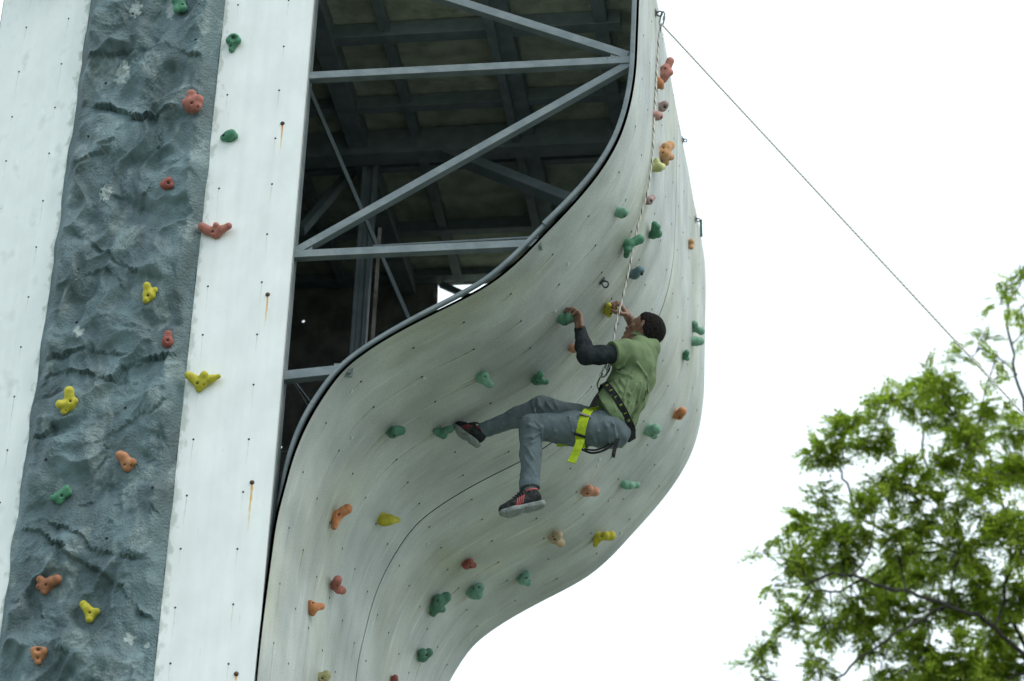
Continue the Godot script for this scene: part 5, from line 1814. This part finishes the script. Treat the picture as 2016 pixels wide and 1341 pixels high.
# ---------------------------------------------------------------- materials
func make_materials() -> void:
	M.steel = mottled(lin(0.13, 0.165, 0.182), lin(0.15, 0.188, 0.205), lin(0.175, 0.212, 0.23), 0.55, 1.7, 0.2)
	M.dark = M.steel      # one paint on all the steelwork, inside and out
	M.inner = M.steel
	M.inner_skin = mottled(lin(0.12, 0.125, 0.115), lin(0.17, 0.175, 0.16), lin(0.22, 0.225, 0.2), 0.85, 1.2, 0.5)
	M.deck = mottled(lin(0.28, 0.31, 0.25), lin(0.36, 0.39, 0.32), lin(0.43, 0.46, 0.38), 0.85, 1.3, 0.5)
	M.timber = mottled(lin(0.18, 0.165, 0.15), lin(0.27, 0.25, 0.225), lin(0.34, 0.32, 0.29), 0.8, 3.0, 0.4)
	M.rust = mottled(lin(0.03, 0.022, 0.02), lin(0.07, 0.045, 0.035), lin(0.13, 0.07, 0.04), 0.85, 20.0)
	M.bolt = mat(lin(0.03, 0.03, 0.03), 0.5, 0.4)
	M.metal = mat(lin(0.1, 0.105, 0.11), 0.45, 0.7)
	M.chrome = mat(lin(0.5, 0.52, 0.54), 0.25, 1.0)
	M.skin = mottled(lin(0.16, 0.085, 0.058), lin(0.2, 0.108, 0.074), lin(0.24, 0.13, 0.088), 0.5, 6.0, 0.25)
	M.eye = mat(lin(0.08, 0.07, 0.06), 0.2)
	M.hair = mottled(lin(0.008, 0.008, 0.008), lin(0.014, 0.013, 0.013), lin(0.022, 0.02, 0.02), 0.55, 14.0, 0.8)
	M.shirt = mottled(lin(0.13, 0.182, 0.1), lin(0.148, 0.205, 0.115), lin(0.165, 0.228, 0.13), 0.85, 4.0, 0.35)
	M.trousers = mottled(lin(0.088, 0.118, 0.134), lin(0.105, 0.138, 0.156), lin(0.122, 0.157, 0.176), 0.8, 4.0, 0.35)
	M.sleeve = mottled(lin(0.014, 0.018, 0.022), lin(0.02, 0.026, 0.03), lin(0.028, 0.034, 0.04), 0.7, 6.0, 0.3)
	M.sock = mottled(lin(0.09, 0.095, 0.1), lin(0.13, 0.13, 0.14), lin(0.17, 0.17, 0.18), 0.9, 20.0, 0.4)
	M.shoe = mottled(lin(0.016, 0.018, 0.02), lin(0.026, 0.029, 0.032), lin(0.045, 0.05, 0.055), 0.7, 8.0, 0.4)
	M.sole = mottled(lin(0.13, 0.16, 0.16), lin(0.18, 0.21, 0.21), lin(0.23, 0.26, 0.26), 0.75, 8.0, 0.3)
	M.red = mat(lin(0.45, 0.075, 0.08), 0.7)
	M.darkred = mat(lin(0.16, 0.035, 0.04), 0.7)
	M.web = mottled(lin(0.014, 0.015, 0.017), lin(0.02, 0.022, 0.024), lin(0.03, 0.032, 0.034), 0.75, 10.0, 0.3)
	M.lime = mottled(lin(0.28, 0.38, 0.02), lin(0.32, 0.43, 0.028), lin(0.37, 0.48, 0.04), 0.7, 10.0, 0.3)
	M.letter = mat(lin(0.2, 0.3, 0.045), 0.7)
	M.pale = mat(lin(0.55, 0.6, 0.55), 0.7)
	M.cord = mat(lin(0.25, 0.28, 0.1), 0.8)
	M.sling = mat(lin(0.03, 0.09, 0.07), 0.8)
	M.bark = mottled(lin(0.02, 0.02, 0.018), lin(0.036, 0.033, 0.03), lin(0.06, 0.056, 0.05), 0.9, 3.0, 0.8)
	for k in ["shirt", "trousers", "sleeve", "sock", "web", "lime", "hair", "shoe"]:
		M[k].roughness = 0.95
		M[k].metallic_specular = 0.2
	var lf := mat(Color.WHITE, 0.6)
	lf.vertex_color_use_as_albedo = true
	lf.cull_mode = BaseMaterial3D.CULL_DISABLED
	lf.backlight_enabled = true
	lf.backlight = lin(0.85, 1.0, 0.5)
	M.leaf = lf
	var hc := {"green": [0.055, 0.2, 0.12], "mint": [0.16, 0.33, 0.24], "teal": [0.15, 0.31, 0.25], "darkgreen": [0.07, 0.19, 0.13], "pink": [0.36, 0.13, 0.1], "pinkish": [0.42, 0.17, 0.14], "red": [0.27, 0.075, 0.06], "yellow": [0.42, 0.38, 0.025], "lime": [0.45, 0.47, 0.2], "orange": [0.46, 0.18, 0.07], "brown": [0.29, 0.12, 0.055], "rust": [0.36, 0.16, 0.07], "salmon": [0.44, 0.21, 0.14], "tan": [0.52, 0.28, 0.13], "beige": [0.4, 0.31, 0.2], "mauve": [0.3, 0.21, 0.21], "mauvepink": [0.4, 0.22, 0.2], "blue": [0.1, 0.18, 0.21], "olive": [0.3, 0.28, 0.13]}
	for k in hc:
		var c: Array = hc[k]
		M["hold_" + k] = mottled(lin(c[0] * 0.8, c[1] * 0.82, c[2] * 0.85), lin(c[0], c[1], c[2]), lin(c[0] * 1.2 + 0.02, c[1] * 1.18 + 0.02, c[2] * 1.15 + 0.02), 0.72, 7.0, 0.35)

# ---------------------------------------------------------------- the scene
func _ready() -> void:
	# camera, sky, light, exposure
	view = Basis(Vector3.UP, deg_to_rad(8.80)) * Basis(Vector3.RIGHT, deg_to_rad(28.88)) * Basis(Vector3.BACK, deg_to_rad(2.01))
	var cam := Camera3D.new()
	cam.name = "camera"
	add_child(cam)
	cam.transform = Transform3D(view, EYE)
	cam.fov = 15.3705
	cam.near = 0.1
	cam.far = 2000.0
	var ca := CameraAttributesPhysical.new()
	ca.frustum_focal_length = 88.9
	ca.frustum_focus_distance = 13.5
	ca.exposure_aperture = 2.0
	cam.attributes = ca
	cam.fov = 15.3705
	cam.current = true
	var sm := ProceduralSkyMaterial.new()
	sm.sky_top_color = Color(0.915, 0.97, 1.0)
	sm.sky_horizon_color = Color(0.92, 0.97, 0.99)
	sm.sky_curve = 0.2
	sm.ground_horizon_color = Color(0.5, 0.52, 0.47)
	sm.ground_bottom_color = Color(0.35, 0.38, 0.3)
	sm.sky_energy_multiplier = 1.0
	var sky := Sky.new()
	sky.sky_material = sm
	var env := Environment.new()
	env.background_mode = Environment.BG_SKY
	env.sky = sky
	env.tonemap_mode = Environment.TONE_MAPPER_LINEAR
	env.tonemap_exposure = 1.5
	env.sdfgi_enabled = true
	env.ssao_enabled = true
	env.ssil_enabled = true
	var we := WorldEnvironment.new()
	we.environment = env
	add_child(we)
	var sun := DirectionalLight3D.new()
	sun.name = "sun"
	sun.light_energy = 0.45
	sun.light_color = Color(1.0, 0.985, 0.95)
	sun.light_angular_distance = 30.0
	sun.shadow_enabled = true
	add_child(sun)
	sun.look_at_from_position(Vector3(7, 9, 3), Vector3.ZERO)
	make_materials()
	make_profile()
	# ground
	var gm := PlaneMesh.new()
	gm.size = Vector2(600, 600)
	var ground := MeshInstance3D.new()
	ground.name = "ground"
	ground.mesh = gm
	ground.material_override = mottled(lin(0.12, 0.155, 0.1), lin(0.17, 0.195, 0.14), lin(0.23, 0.23, 0.19), 0.95, 0.25, 0.8)
	ground.set_meta("kind", "structure")
	add_child(ground)
	var holds := hold_list()
	var feet := []
	for h in holds:
		if h[0] == "wall":
			var w := on_wall(h[3][0], h[3][1])
			if w.size(): feet.append([wall_s(w[0]), -w[0].z])
	var t0 := Time.get_ticks_msec()
	build_tower(feet)
	print("tower ", Time.get_ticks_msec() - t0)
	for h in holds: make_hold(h)
	print("holds ", Time.get_ticks_msec() - t0)
	make_ropes()
	make_person()
	print("person ", Time.get_ticks_msec() - t0)
	make_tree()
	# a pale cable far behind the wall
	var cable := MeshInstance3D.new()
	cable.name = "overhead_cable"
	var cp := []
	for i in 13: cp.append(deep(700 + i * 130.0, 1281 + i * 20.6 + 0.02 * pow(i - 6.0, 2.0), 60.0))
	cable.mesh = tube_mesh(PackedVector3Array(cp), 0.012, -1.0, 6)
	cable.material_override = mat(lin(0.75, 0.78, 0.76), 0.8)
	add_child(cable)
	tag(cable, "thin pale overhead cable crossing the sky below the overhang", "cable")
	print("tree ", Time.get_ticks_msec() - t0)
